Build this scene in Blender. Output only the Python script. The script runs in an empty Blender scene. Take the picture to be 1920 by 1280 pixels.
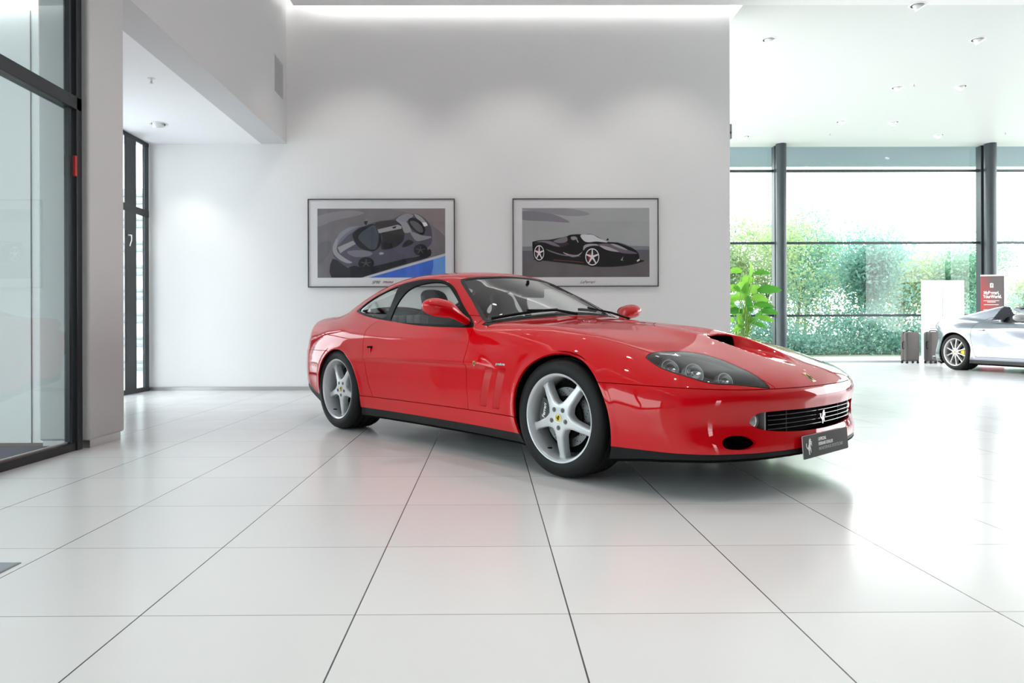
import bpy, bmesh, math, random
import numpy as np
from mathutils import Vector, Matrix

S = bpy.context.scene
COL = S.collection
PI = math.pi

# ------------------------------------------------------------------ camera
cam_d = bpy.data.cameras.new('camera')
cam = bpy.data.objects.new('camera', cam_d)
COL.objects.link(cam)
S.camera = cam
cam_d.sensor_width = 36.0
cam_d.lens = 36.0 * 1290.0 / 1920.0
cam_d.shift_x = (960 - 921) / 1920.0
cam_d.shift_y = -(640 - 616.9) / 1920.0
cam_d.clip_start = 0.05
cam_d.clip_end = 500
CAM_H = 0.8157
cam.matrix_world = (Matrix.Translation((0, 0, CAM_H)) @ Matrix.Rotation(-0.0049, 4, 'Z')
                    @ Matrix.Rotation(PI / 2, 4, 'X') @ Matrix.Rotation(-0.003, 4, 'Z'))

# ------------------------------------------------------------------ world and exposure
world = bpy.data.worlds.new('sky')
S.world = world
world.use_nodes = True
wn = world.node_tree.nodes
wl = world.node_tree.links
wn.clear()
wo = wn.new('ShaderNodeOutputWorld')
bg = wn.new('ShaderNodeBackground')
bg.inputs['Color'].default_value = (0.965, 0.985, 1.0, 1)
bg.inputs['Strength'].default_value = 7.0
wl.new(bg.outputs[0], wo.inputs[0])

S.view_settings.view_transform = 'Standard'
S.view_settings.look = 'None'
S.view_settings.gamma = 1
S.view_settings.use_curve_mapping = False
S.view_settings.exposure = 0.0
S.cycles.use_denoising = True
S.cycles.max_bounces = 10
S.cycles.diffuse_bounces = 6
S.cycles.glossy_bounces = 5
S.cycles.transmission_bounces = 8
S.cycles.transparent_max_bounces = 24
S.cycles.sample_clamp_indirect = 8
S.cycles.caustics_reflective = False
S.cycles.caustics_refractive = False

def area(name, loc, rot, sx, sy, power, color=(1, 1, 1), portal=False):
    d = bpy.data.lights.new(name, 'AREA')
    d.shape = 'RECTANGLE'; d.size = sx; d.size_y = sy; d.energy = power; d.color = color
    d.cycles.is_portal = portal
    o = bpy.data.objects.new(name, d); COL.objects.link(o)
    o.location = loc; o.rotation_euler = rot
    return o
# daylight through the window wall at the back, the one to the right and the one behind the camera (portals guide the sky light)
area('daylight_north', (7.6, 16.42, 2.56), (-PI / 2, 0, 0), 14.0, 5.1, 1, portal=True)
area('daylight_east', (14.5, 11.1, 2.56), (0, PI / 2, 0), 5.1, 10.2, 1, portal=True)
area('daylight_south', (6.05, -9.15, 1.15), (PI / 2, 0, 0), 1.7, 2.1, 1, portal=True)
area('daylight_vestibule', (-6.8, -.5, 1.6), (0, -PI / 2, 0), 3.2, 10.8, 1, portal=True)

# ------------------------------------------------------------------ materials
MATS = {}
def mat(name, color=(.8, .8, .8), rough=.5, metal=0.0, coat=0.0, coat_rough=.03, spec=.5, emit=None, estr=0, trans=0, ior=1.45, noise=None):
    if name in MATS: return MATS[name]
    m = bpy.data.materials.new(name); m.use_nodes = True
    b = m.node_tree.nodes['Principled BSDF']
    b.inputs['Base Color'].default_value = (*color, 1)
    b.inputs['Roughness'].default_value = rough
    b.inputs['Metallic'].default_value = metal
    b.inputs['Coat Weight'].default_value = coat
    b.inputs['Coat Roughness'].default_value = coat_rough
    b.inputs['Specular IOR Level'].default_value = spec
    b.inputs['IOR'].default_value = ior
    b.inputs['Transmission Weight'].default_value = trans
    if emit:
        b.inputs['Emission Color'].default_value = (*emit, 1)
        b.inputs['Emission Strength'].default_value = estr
    if noise:   # (scale, amount, bump)
        nt = m.node_tree
        tc = nt.nodes.new('ShaderNodeTexCoord'); nz = nt.nodes.new('ShaderNodeTexNoise')
        nz.inputs['Scale'].default_value = noise[0]; nz.inputs['Detail'].default_value = 4
        nt.links.new(tc.outputs['Object'], nz.inputs['Vector'])
        mx = nt.nodes.new('ShaderNodeMix'); mx.data_type = 'RGBA'
        k = noise[1]
        mx.inputs['A'].default_value = (*[c * (1 - k) for c in color], 1)
        mx.inputs['B'].default_value = (*[min(1, c * (1 + k)) for c in color], 1)
        nt.links.new(nz.outputs['Fac'], mx.inputs['Factor'])
        nt.links.new(mx.outputs['Result'], b.inputs['Base Color'])
        if noise[2]:
            bp = nt.nodes.new('ShaderNodeBump'); bp.inputs['Strength'].default_value = noise[2]
            bp.inputs['Distance'].default_value = 0.01
            nt.links.new(nz.outputs['Fac'], bp.inputs['Height'])
            nt.links.new(bp.outputs['Normal'], b.inputs['Normal'])
    MATS[name] = m
    return m

def glass_mat(name, tint=(1, 1, 1), refl=1.0, ior=1.5, fres=1.6):
    """thin pane: fresnel mix of see-through and mirror"""
    if name in MATS: return MATS[name]
    m = bpy.data.materials.new(name); m.use_nodes = True
    nt = m.node_tree; nt.nodes.clear()
    out = nt.nodes.new('ShaderNodeOutputMaterial')
    tr = nt.nodes.new('ShaderNodeBsdfTransparent'); tr.inputs[0].default_value = (*tint, 1)
    gl = nt.nodes.new('ShaderNodeBsdfGlossy'); gl.inputs['Roughness'].default_value = 0.0
    gl.inputs['Color'].default_value = (refl, refl, refl, 1)
    # Schlick reflectance, the same from both faces of the pane
    ge = nt.nodes.new('ShaderNodeNewGeometry'); dt = nt.nodes.new('ShaderNodeVectorMath'); dt.operation = 'DOT_PRODUCT'
    nt.links.new(ge.outputs['Normal'], dt.inputs[0]); nt.links.new(ge.outputs['Incoming'], dt.inputs[1])
    def mth(op, a, b=None):
        n = nt.nodes.new('ShaderNodeMath'); n.operation = op
        for i, v in enumerate((a, b)):
            if v is None: continue
            if isinstance(v, (int, float)): n.inputs[i].default_value = v
            else: nt.links.new(v, n.inputs[i])
        return n.outputs[0]
    f0 = ((ior - 1) / (ior + 1)) ** 2
    c1 = mth('SUBTRACT', 1.0, mth('ABSOLUTE', dt.outputs['Value']))
    F = mth('ADD', mth('MULTIPLY', mth('POWER', c1, 5.0), 1 - f0), f0)
    mu = nt.nodes.new('ShaderNodeMath'); mu.operation = 'MULTIPLY'; mu.inputs[1].default_value = fres; mu.use_clamp = True
    nt.links.new(F, mu.inputs[0])
    mx = nt.nodes.new('ShaderNodeMixShader')
    nt.links.new(mu.outputs[0], mx.inputs[0]); nt.links.new(tr.outputs[0], mx.inputs[1]); nt.links.new(gl.outputs[0], mx.inputs[2])
    nt.links.new(mx.outputs[0], out.inputs[0])
    MATS[name] = m
    return m

# ------------------------------------------------------------------ object helpers
def link_mesh(name, V, F, m, parent=None, smooth=False, normals=None):
    me = bpy.data.meshes.new(name)
    V = np.asarray(V, np.float32)
    if isinstance(F, np.ndarray):
        k = F.shape[1]
        me.vertices.add(len(V)); me.vertices.foreach_set('co', V.ravel())
        me.loops.add(F.size); me.loops.foreach_set('vertex_index', F.ravel().astype(np.int32))
        me.polygons.add(len(F)); me.polygons.foreach_set('loop_start', np.arange(0, F.size, k, dtype=np.int32))
        me.update(calc_edges=True)
        me.validate()
    else:
        me.from_pydata([tuple(map(float, v)) for v in V], [], F); me.update()
    if smooth:
        me.polygons.foreach_set('use_smooth', np.ones(len(me.polygons), bool))
        if normals is not None and len(me.vertices) == len(normals):
            me.normals_split_custom_set_from_vertices([tuple(map(float, n)) for n in normals])
    if m is not None: me.materials.append(m)
    o = bpy.data.objects.new(name, me); COL.objects.link(o)
    if parent is not None: o.parent = parent
    return o

class MB:
    """collects shapes into one bmesh"""
    def __init__(s): s.bm = bmesh.new()
    def box(s, x0, x1, y0, y1, z0, z1, M=None):
        r = bmesh.ops.create_cube(s.bm, size=1)
        T = Matrix.Translation(((x0 + x1) / 2, (y0 + y1) / 2, (z0 + z1) / 2)) @ Matrix.Diagonal((abs(x1 - x0), abs(y1 - y0), abs(z1 - z0), 1))
        if M is not None: T = M @ T
        bmesh.ops.transform(s.bm, matrix=T, verts=r['verts'])
        return s
    def cyl(s, p, q, r, r2=None, seg=24, caps=True):
        p = Vector(p); q = Vector(q); d = q - p
        R = d.to_track_quat('Z', 'Y').to_matrix().to_4x4()
        c = bmesh.ops.create_cone(s.bm, cap_ends=caps, segments=seg, radius1=r, radius2=r if r2 is None else r2, depth=d.length)
        bmesh.ops.transform(s.bm, matrix=Matrix.Translation((p + q) / 2) @ R, verts=c['verts'])
        return s
    def sph(s, c, r, sc=(1, 1, 1), seg=20, M=None):
        v = bmesh.ops.create_uvsphere(s.bm, u_segments=seg, v_segments=seg // 2, radius=r)['verts']
        T = Matrix.Translation(c) @ Matrix.Diagonal((*sc, 1))
        if M is not None: T = M @ T
        bmesh.ops.transform(s.bm, matrix=T, verts=v)
        return s
    def lathe(s, prof, M=None, seg=48, closed=False):
        """prof: list of (r, h); axis is local Z"""
        rings = []
        for r, h in prof:
            rings.append([s.bm.verts.new((r * math.cos(2 * PI * i / seg), r * math.sin(2 * PI * i / seg), h)) for i in range(seg)])
        n = len(rings)
        for j in range(n if closed else n - 1):
            A = rings[j]; B = rings[(j + 1) % n]
            for i in range(seg):
                s.bm.faces.new((A[i], A[(i + 1) % seg], B[(i + 1) % seg], B[i]))
        if M is not None: bmesh.ops.transform(s.bm, matrix=M, verts=[v for r in rings for v in r])
        return s
    def prism(s, poly, h0, h1, M=None):
        """2d polygon extruded along local Z"""
        a = [s.bm.verts.new((x, y, h0)) for x, y in poly]; b = [s.bm.verts.new((x, y, h1)) for x, y in poly]
        n = len(poly)
        s.bm.faces.new(list(reversed(a))); s.bm.faces.new(b)
        for i in range(n): s.bm.faces.new((a[i], a[(i + 1) % n], b[(i + 1) % n], b[i]))
        if M is not None: bmesh.ops.transform(s.bm, matrix=M, verts=a + b)
        return s
    def tube(s, pts, r, seg=10, caps=True):
        pts = [Vector(p) for p in pts]; n = len(pts)
        rs = r if isinstance(r, (list, tuple)) else [r] * n
        rings = []; up = None
        for i, p in enumerate(pts):
            d = (pts[min(i + 1, n - 1)] - pts[max(i - 1, 0)]).normalized()
            if up is None:
                up = Vector((0, 0, 1)) if abs(d.z) < .9 else Vector((1, 0, 0))
            u = (up - d * up.dot(d)).normalized(); v = d.cross(u); up = u
            rings.append([s.bm.verts.new(p + (u * math.cos(2 * PI * k / seg) + v * math.sin(2 * PI * k / seg)) * rs[i]) for k in range(seg)])
        for j in range(n - 1):
            for k in range(seg):
                s.bm.faces.new((rings[j][k], rings[j][(k + 1) % seg], rings[j + 1][(k + 1) % seg], rings[j + 1][k]))
        if caps:
            s.bm.faces.new(list(reversed(rings[0]))); s.bm.faces.new(rings[-1])
        return s
    def build(s, name, m, parent=None, bevel=0, smooth=False, seg=2):
        bmesh.ops.recalc_face_normals(s.bm, faces=s.bm.faces)
        if bevel:
            ed = [e for e in s.bm.edges if len(e.link_faces) == 2 and e.calc_face_angle(0) > .5]
            bmesh.ops.bevel(s.bm, geom=ed, offset=bevel, segments=seg, profile=.5, affect='EDGES')
        me = bpy.data.meshes.new(name)
        if smooth:
            for f in s.bm.faces: f.smooth = True
            for e in s.bm.edges:
                if len(e.link_faces) == 2 and e.calc_face_angle(0) > .7: e.smooth = False
        s.bm.to_mesh(me); s.bm.free()
        if m is not None: me.materials.append(m)
        o = bpy.data.objects.new(name, me); COL.objects.link(o)
        if parent is not None: o.parent = parent
        return o

def tag(o, label, cat, group=None, kind=None):
    o['label'] = label; o['category'] = cat
    if group: o['group'] = group
    if kind: o['kind'] = kind
    return o
def thing(name, label, cat, loc=(0, 0, 0), rz=0, group=None):
    o = bpy.data.objects.new(name, None); COL.objects.link(o)
    o.empty_display_size = .1
    o.location = loc; o.rotation_euler = (0, 0, rz)
    return tag(o, label, cat, group)
def struct(o): o['kind'] = 'structure'; return o
def copy_tree(o, parent=None):
    c = o.copy(); COL.objects.link(c); c.parent = parent
    if parent is not None: c.matrix_parent_inverse = o.matrix_parent_inverse.copy()
    for ch in list(o.children): copy_tree(ch, c)
    return c

def spline(pts, n=8, closed=False):
    """catmull-rom through the points"""
    P = np.array(pts, float); N = len(P); out = []
    rng = range(N) if closed else range(N - 1)
    for i in rng:
        if closed: p0, p1, p2, p3 = P[(i - 1) % N], P[i], P[(i + 1) % N], P[(i + 2) % N]
        else: p0, p1, p2, p3 = P[max(i - 1, 0)], P[i], P[i + 1], P[min(i + 2, N - 1)]
        for k in range(n):
            t = k / n
            out.append(.5 * ((2 * p1) + (-p0 + p2) * t + (2 * p0 - 5 * p1 + 4 * p2 - p3) * t * t + (-p0 + 3 * p1 - 3 * p2 + p3) * t ** 3))
    if not closed: out.append(P[-1])
    return np.array(out)
# ------------------------------------------------------------------ room
def tile_mat():
    m = bpy.data.materials.new('floor_tiles'); m.use_nodes = True
    nt = m.node_tree; b = nt.nodes['Principled BSDF']
    N = lambda t: nt.nodes.new(t); L = nt.links.new
    tc = N('ShaderNodeTexCoord'); sp = N('ShaderNodeSeparateXYZ'); L(tc.outputs['Object'], sp.inputs[0])
    T = .6139
    def mth(op, a, b_=None, c=None):
        n = N('ShaderNodeMath'); n.operation = op
        for i, v in enumerate((a, b_, c)):
            if v is None: continue
            if isinstance(v, (int, float)): n.inputs[i].default_value = v
            else: L(v, n.inputs[i])
        return n.outputs[0]
    def line(co, off, hw):
        u = mth('DIVIDE', mth('SUBTRACT', co, off), T)
        f = mth('FRACT', mth('ADD', u, .5)); d = mth('MULTIPLY', mth('ABSOLUTE', mth('SUBTRACT', f, .5)), T)
        s = N('ShaderNodeMapRange'); s.interpolation_type = 'SMOOTHSTEP'; L(d, s.inputs['Value'])
        s.inputs['From Min'].default_value = hw; s.inputs['From Max'].default_value = hw + .0012
        s.inputs['To Min'].default_value = 1; s.inputs['To Max'].default_value = 0
        return s.outputs[0], u
    lx, ux = line(sp.outputs[0], -.3824, .0016); ly, uy = line(sp.outputs[1], 1.970, .0012)
    cell = N('ShaderNodeCombineXYZ'); L(mth('FLOOR', ux), cell.inputs[0]); L(mth('FLOOR', uy), cell.inputs[1])
    wnz = N('ShaderNodeTexWhiteNoise'); wnz.noise_dimensions = '2D'; L(cell.outputs[0], wnz.inputs['Vector'])
    base = N('ShaderNodeMix'); base.data_type = 'RGBA'
    base.inputs['A'].default_value = (.755, .755, .76, 1); base.inputs['B'].default_value = (.80, .80, .80, 1)
    L(wnz.outputs['Value'], base.inputs['Factor'])
    m1 = N('ShaderNodeMix'); m1.data_type = 'RGBA'; L(ly, m1.inputs['Factor']); L(base.outputs['Result'], m1.inputs['A']); m1.inputs['B'].default_value = (.30, .30, .31, 1)
    m2 = N('ShaderNodeMix'); m2.data_type = 'RGBA'; L(lx, m2.inputs['Factor']); L(m1.outputs['Result'], m2.inputs['A']); m2.inputs['B'].default_value = (.07, .07, .075, 1)
    L(m2.outputs['Result'], b.inputs['Base Color'])
    nz = N('ShaderNodeTexNoise'); nz.inputs['Scale'].default_value = 2.2; L(tc.outputs['Object'], nz.inputs['Vector'])
    r = N('ShaderNodeMapRange'); L(nz.outputs['Fac'], r.inputs['Value']); r.inputs['To Min'].default_value = .17; r.inputs['To Max'].default_value = .25
    L(r.outputs[0], b.inputs['Roughness']); b.inputs['IOR'].default_value = 1.52
    mx = mth('MAXIMUM', lx, ly); bp = N('ShaderNodeBump'); bp.inputs['Strength'].default_value = .4; bp.inputs['Distance'].default_value = -.002
    L(mx, bp.inputs['Height']); L(bp.outputs[0], b.inputs['Normal'])
    return m
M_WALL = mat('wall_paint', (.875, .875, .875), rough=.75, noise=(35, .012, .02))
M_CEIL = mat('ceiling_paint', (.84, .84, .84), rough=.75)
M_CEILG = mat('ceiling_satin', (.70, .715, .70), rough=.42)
M_COLW = mat('column_shaded_paint', (.57, .57, .565), rough=.6)  # greyer than the walls: the column's shading is put into its colour
M_INOX = mat('stainless', (.62, .61, .60), rough=.30, metal=.95)
M_FRM = mat('dark_frame', (.018, .020, .023), rough=.38)
M_STL = mat('facade_steel', (.045, .058, .064), rough=.35, metal=.2)
M_PANE = glass_mat('window_pane', (.97, .99, .98), ior=1.45, fres=.55)
M_PANL = glass_mat('corner_pane', (.80, .84, .85), ior=1.45, fres=1.0)
M_PANT = glass_mat('vestibule_pane', (.74, .80, .795), ior=1.5, fres=1.0)
M_LED = mat('led_strip', (1, 1, 1), emit=(1, .99, .97), estr=15)
M_LAMP = mat('lamp_lens', (1, 1, 1), emit=(1, .97, .93), estr=10)
M_LAMPW = mat('lamp_white', (.82, .82, .82), rough=.4)
M_DARKIN = mat('lamp_inside', (.06, .07, .07), rough=.6)

def sbox(name, x0, x1, y0, y1, z0, z1, m, bevel=0):
    q = MB(); q.box(x0, x1, y0, y1, z0, z1); return struct(q.build(name, m, None, bevel=bevel))
YB = 9.30; ZC = 5.12; XB = -2.71; YF = 16.3; XE = 14.4; ZL = 3.325
sbox('floor', -9, XE, -9, YF + .1, -.12, 0, tile_mat())
sbox('wall_back', -4.57, 3.285, YB, YB + .35, 0, 5.6, M_WALL)
sbox('baseboard_back', -4.57, 3.280, YB - .012, YB, 0, .048, M_INOX)
q = MB(); q.box(XB + .14, XE, -9, YB - .15, ZC, ZC + .12); ceil = struct(q.build('ceiling', M_CEIL))
sbox('ceiling', 3.41, XE, YB - .15, YF, ZC, ZC + .12, M_CEILG)
sbox('ceiling_cove_top', -2.75, 3.7, -9, YF + .1, 5.45, 5.55, M_CEIL)
sbox('ceiling_cove_side', 3.70, 3.78, 9.15, YF, ZC + .12, 5.45, M_CEIL)
sbox('beam_left', -3.05, XB, -9, YB, ZL, 5.6, mat('beam_shaded_paint', (.62, .62, .62), rough=.75))  # wall paint darkened so the beam face reads as less lit
sbox('ceiling_low', -4.9, -3.05, 4.95, YB + .05, ZL, ZL + .1, mat('ceiling_low_lit_paint', (.93, .935, .95), rough=.7))  # lighter than the other ceilings, standing in for light bounced off the floor
# concealed light strips lying on the ceiling edge
tag(sbox('cove_light_strip', XB + .3, 3.30, YB - .215, YB - .185, ZC + .20, ZC + .225, M_LED), 'concealed light strip glowing in the gap above the poster wall', 'light strip'); bpy.data.objects['cove_light_strip'].pop('kind', None)
o = sbox('cove_light_strip', XB + .185, XB + .215, -6, YB - .3, ZC + .20, ZC + .225, M_LED); del o['kind']; tag(o, 'concealed light strip running along the gap above the left beam', 'light strip')
o = sbox('cove_light_strip', 3.45, 3.48, YB - .1, YF - .3, ZC + .20, ZC + .225, M_LED); del o['kind']; tag(o, 'concealed light strip in the ceiling gap at the right end of the poster wall', 'light strip')

# column beside the glass wall
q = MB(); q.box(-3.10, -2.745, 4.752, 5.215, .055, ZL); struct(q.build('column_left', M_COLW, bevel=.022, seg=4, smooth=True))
sbox('baseboard_column', -3.09, -2.765, 4.79, 5.19, 0, .055, M_INOX)

# glass wall of the vestibule (x = -2.83)
g1 = struct(bpy.data.objects.new('window_1', None)); COL.objects.link(g1)
def bar(name, m, parent, *b, bevel=.004): q = MB(); q.box(*b); return q.build(name, m, parent, bevel=bevel)
bar('bottom_rail', M_FRM, g1, -2.865, -2.80, -6, 4.75, 0, .055)
bar('transom', M_FRM, g1, -2.87, -2.79, -6, 4.75, 2.315, 2.405)
bar('jamb_post', M_FRM, g1, -2.87, -2.79, 4.690, 4.750, 0, ZL)
bar('door_stile', M_FRM, g1, -2.85, -2.81, 4.640, 4.664, .05, ZL)
bar('bottom_bead', M_INOX, g1, -2.84, -2.825, -6, 4.66, .055, .066, bevel=0)
bar('pane', M_PANT, g1, -2.834, -2.826, -6, 4.70, .055, 2.315, bevel=0); bar('pane', M_PANT, g1, -2.834, -2.826, -6, 4.70, 2.405, ZL, bevel=0)
for y in (1.6, -1.6, -4.6): bar('mullion', M_FRM, g1, -2.87, -2.79, y - .03, y + .03, 0, ZL)
bar('lock_case', mat('lock_red', (.55, .01, .01), rough=.3), g1, -2.806, -2.786, 4.668, 4.690, 1.86, 2.00)
# vestibule behind it
sbox('wall_vestibule_end', -6.6, -2.88, 4.93, 5.10, 0, 3.3, M_WALL)
sbox('trim_1', -3.261, -3.257, 4.925, 4.931, .0, 3.1, mat('seam_grey', (.25, .25, .25), rough=.6))
sbox('floor_vestibule', -6.6, -2.87, -6, 4.78, 0, .012, mat('carpet_mauve', (.115, .105, .135), rough=.95, noise=(180, .5, .5)))
sbox('trim_2', -6.6, -2.87, 4.78, 4.93, 0, .014, mat('threshold_brown', (.13, .095, .085), rough=.8, noise=(90, .3, .2)))
sbox('ceiling_vestibule', -6.6, -3.05, -6, 4.83, 3.17, 3.3, M_CEIL)
o = sbox('vestibule_light_strip', -6.4, -2.95, 4.87, 4.90, 3.20, 3.23, M_LAMP); del o['kind']; tag(o, 'light strip above the white end wall of the vestibule', 'light strip')
# tall window at the far left corner (x = -4.57)
g2 = struct(bpy.data.objects.new('window_2', None)); COL.objects.link(g2)
xw = -4.57
bar('post', M_FRM, g2, xw - .012, xw + .006, 8.70, 8.965, 0, ZL); bar('post', M_STL, g2, xw - .012, xw + .006, 9.190, 9.295, 0, ZL)
bar('post', M_FRM, g2, xw - .008, xw + .004, 9.150, 9.166, 0, ZL)
bar('top_rail', M_FRM, g2, xw - .02, xw + .012, 7.10, 9.29, ZL - .05, ZL); bar('transom', M_FRM, g2, xw - .02, xw + .012, 7.10, 9.29, 2.33, 2.42)
bar('bottom_rail', M_FRM, g2, xw - .02, xw + .012, 7.10, 9.29, 0, .06)
bar('pane', M_PANL, g2, xw - .006, xw + .002, 7.10, 9.25, .06, 2.33, bevel=0); bar('pane', M_PANL, g2, xw - .006, xw + .002, 7.10, 9.25, 2.42, ZL - .05, bevel=0)
q = MB(); q.tube([(xw + .0, 8.76, 2.02), (xw + .05, 8.76, 2.02), (xw + .06, 8.745, 1.96), (xw + .05, 8.72, 1.88)], [.016, .010, .007, .006], seg=8); q.build('window_handle', M_CHR if 'M_CHR' in globals() else M_INOX, g2, smooth=True)
sbox('wall_recess_left', xw - .15, xw, 5.10, 7.10, 0, ZL, M_WALL)
# slatted cladding outside that window
sl = thing('slatted_screen', 'white slatted outdoor screen behind the narrow far left window', 'screen', (-6.4, 10.9, 0))
q = MB(); q.box(-1.0, 3.4, 0, .05, 0, 3.05); q.build('board', mat('cladding_white', (.62, .66, .66), rough=.6), sl)
for k in range(8):
    for dz, h in ((0, .05), (.115, .045)):
        z = .18 + k * .375 + dz
        q = MB(); q.box(-1.0, 3.4, -.05, .0, z, z + h); q.build('slat', mat('cladding_grey', (.30, .32, .32), rough=.5), sl, bevel=.01)
sbox('ground_outside_left', -16, -4.6, -6, 22, -.12, -.02, mat('paving_left', (.45, .46, .45), rough=.9, noise=(3, .1, 0)))

# facade at the back right
g3 = struct(bpy.data.objects.new('window_3', None)); COL.objects.link(g3)
def facade():
    for x0, x1 in ((6.775, 6.815), (11.665, 11.77)): bar('mullion', M_STL, g3, x0, x1, YF - .10, YF + .08, 0, ZC)
    bar('mullion', M_STL, g3, 3.29, 3.35, YF - .1, YF + .08, 0, ZC)
    for z, h in ((4.545, .055), (2.835, .050), (1.115, .055)): bar('transom', M_STL, g3, 3.3, XE, YF - .05, YF + .04, z - h / 2, z + h / 2)
    bar('bottom_rail', mat('sill_grey', (.55, .57, .57), rough=.5), g3, 3.3, XE, YF - .05, YF + .05, 0, .05)
    for z0, z1 in ((.05, 1.09), (1.14, 2.81), (2.86, 4.52), (4.57, ZC)): bar('pane', M_PANE, g3, 3.3, XE, YF - .008, YF, z0, z1, bevel=0)
facade()
for x in (6.865, 11.775):
    q = MB(); q.cyl((x, YF - .25, 0), (x, YF - .25, ZC), .118 if x < 8 else .125, seg=32); struct(q.build('column_facade', M_STL, smooth=True))
# canopy, paving and lawn outside
sbox('roof_canopy', 2.5, 16, YF + .2, 18.6, 5.18, 5.5, mat('canopy_blue_grey', (.26, .33, .38), rough=.6))
sbox('ground_paving', 1, 40, YF + .11, 20, -.14, -.02, mat('paving', (.42, .43, .42), rough=.9, noise=(2, .08, 0)))
sbox('ground_lawn', -30, 70, 20, 80, -.16, -.03, mat('lawn', (.14, .17, .12), rough=.95, noise=(.8, .35, 0)))
# window wall to the right, out of the frame, and the rear of the room
g4 = struct(bpy.data.objects.new('window_4', None)); COL.objects.link(g4)
for y in np.arange(6.1, 16.4, 5.05): bar('mullion', M_STL, g4, XE - .1, XE, y, y + .12, 0, ZC)
M_WREAR = mat('rear_wall_dimmed_paint', (.13, .13, .13), rough=.7)  # unseen walls coloured dark to keep reflections on the red car deep
sbox('wall_right', XE, XE + .2, -9, 6.1, 0, 5.5, M_WREAR)
g5 = struct(bpy.data.objects.new('window_5', None)); COL.objects.link(g5)
for x in (5.2, 6.8): bar('mullion', M_FRM, g5, x, x + .1, -9.08, -8.96, .1, 2.2)
bar('transom', M_FRM, g5, 5.2, 6.9, -9.08, -8.96, 1.0, 1.06)
sbox('wall_rear', -9, 5.2, -9.2, -9, 0, 5.5, M_WREAR); sbox('wall_rear', 6.9, XE, -9.2, -9, 0, 5.5, M_WREAR); sbox('wall_rear', 5.2, 6.9, -9.2, -9, 2.2, 5.5, M_WREAR)
sbox('wall_left', -3.05, -2.75, -9, -6, 0, ZL, M_WALL)
sbox('ground_outside_right', XE, 45, -30, YF + .1, -.14, -.02, MATS['paving'])
sbox('ground_outside_rear', -9, XE, -30, -9, -.14, -.02, MATS['paving'])

# ------------------------------------------------------------------ ceiling lamps
def spotlight(loc, tilt, az, label, group, s=1.0, energy=None, src=None):
    if src is None:
        t = thing('ceiling_spotlight', label, 'spotlight', loc, az, group)
        q = MB(); q.lathe([(.082, -.006), (.106, -.006), (.110, 0), (.082, 0)], seg=32, closed=True); q.build('trim_ring', M_LAMPW, t, smooth=True)
        q = MB(); q.cyl((0, 0, -.0005), (0, 0, -.003), .083, seg=32); q.build('recess', M_DARKIN, t)
        R = Matrix.Translation((-.012, 0, 0)) @ Matrix.Rotation(tilt, 4, 'Y')
        q = MB(); q.lathe([(.045, .05), (.062, .04), (.066, -.042), (.060, -.048), (.058, -.032), (.03, -.028)], R, seg=32); hd = q.build('lamp_head', M_LAMPW, t, smooth=True)
        q = MB(); q.cyl(R @ Vector((0, 0, -.034)), R @ Vector((0, 0, -.038)), .052, seg=28); q.build('lamp_lens', M_LAMP, hd)
    else:
        t = copy_tree(src); t.location = loc; t.rotation_euler = (0, 0, az); t['label'] = label; t['group'] = group
    if energy:
        d = bpy.data.lights.new('spot_beam', 'SPOT'); d.energy = energy; d.spot_size = math.radians(80); d.spot_blend = .7; d.shadow_soft_size = .04; d.color = (1, .96, .90)
        o = bpy.data.objects.new('spot_beam', d); COL.objects.link(o)
        dirv = Matrix.Rotation(az, 3, 'Z') @ Matrix.Rotation(tilt, 3, 'Y') @ Vector((0, 0, -1))
        o.location = Vector(loc) + dirv * .12; o.rotation_euler = dirv.to_track_quat('-Z', 'Y').to_euler()
    return t
G = 'recessed spotlights in the right-hand ceiling'
s0 = spotlight((4.198, 10.237, ZC), .55, PI * 1.05, 'recessed white spotlight nearest the poster wall corner in the right ceiling', G)
for (x, y), lb, az in (((5.747, 9.157), 'white recessed spotlight closest to the camera at the top edge of the right ceiling', PI), ((7.331, 10.244), 'white recessed spotlight second from the front above the silver car', PI * .95),
        ((7.342, 12.286), 'white recessed spotlight left of the pair midway across the right ceiling', PI * .9), ((8.458, 12.236), 'white recessed spotlight right of the pair midway across the right ceiling', -.2),
        ((7.381, 14.314), 'white recessed spotlight left of the far pair near the window wall', PI * .9), ((8.51, 14.357), 'white recessed spotlight right of the far pair near the window wall', -.3),
        ((5.788 - 1.9 + .35, 15.418), 'small white recessed spotlight by the window wall beside the poster wall edge', -.3), ((10.093, 15.316), 'small white recessed spotlight by the window wall near the right window post', -.3)):
    if x < 5: x = 5.788
    spotlight((x, y, ZC), .5, az, lb, G, src=s0)
spotlight((-4.0 + .0, 8.39, ZL), -.35, PI / 2 * 1.0, 'white recessed spotlight in the low ceiling at the left, lighting the wall', 'spotlight in the low ceiling', src=None, energy=24)
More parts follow.
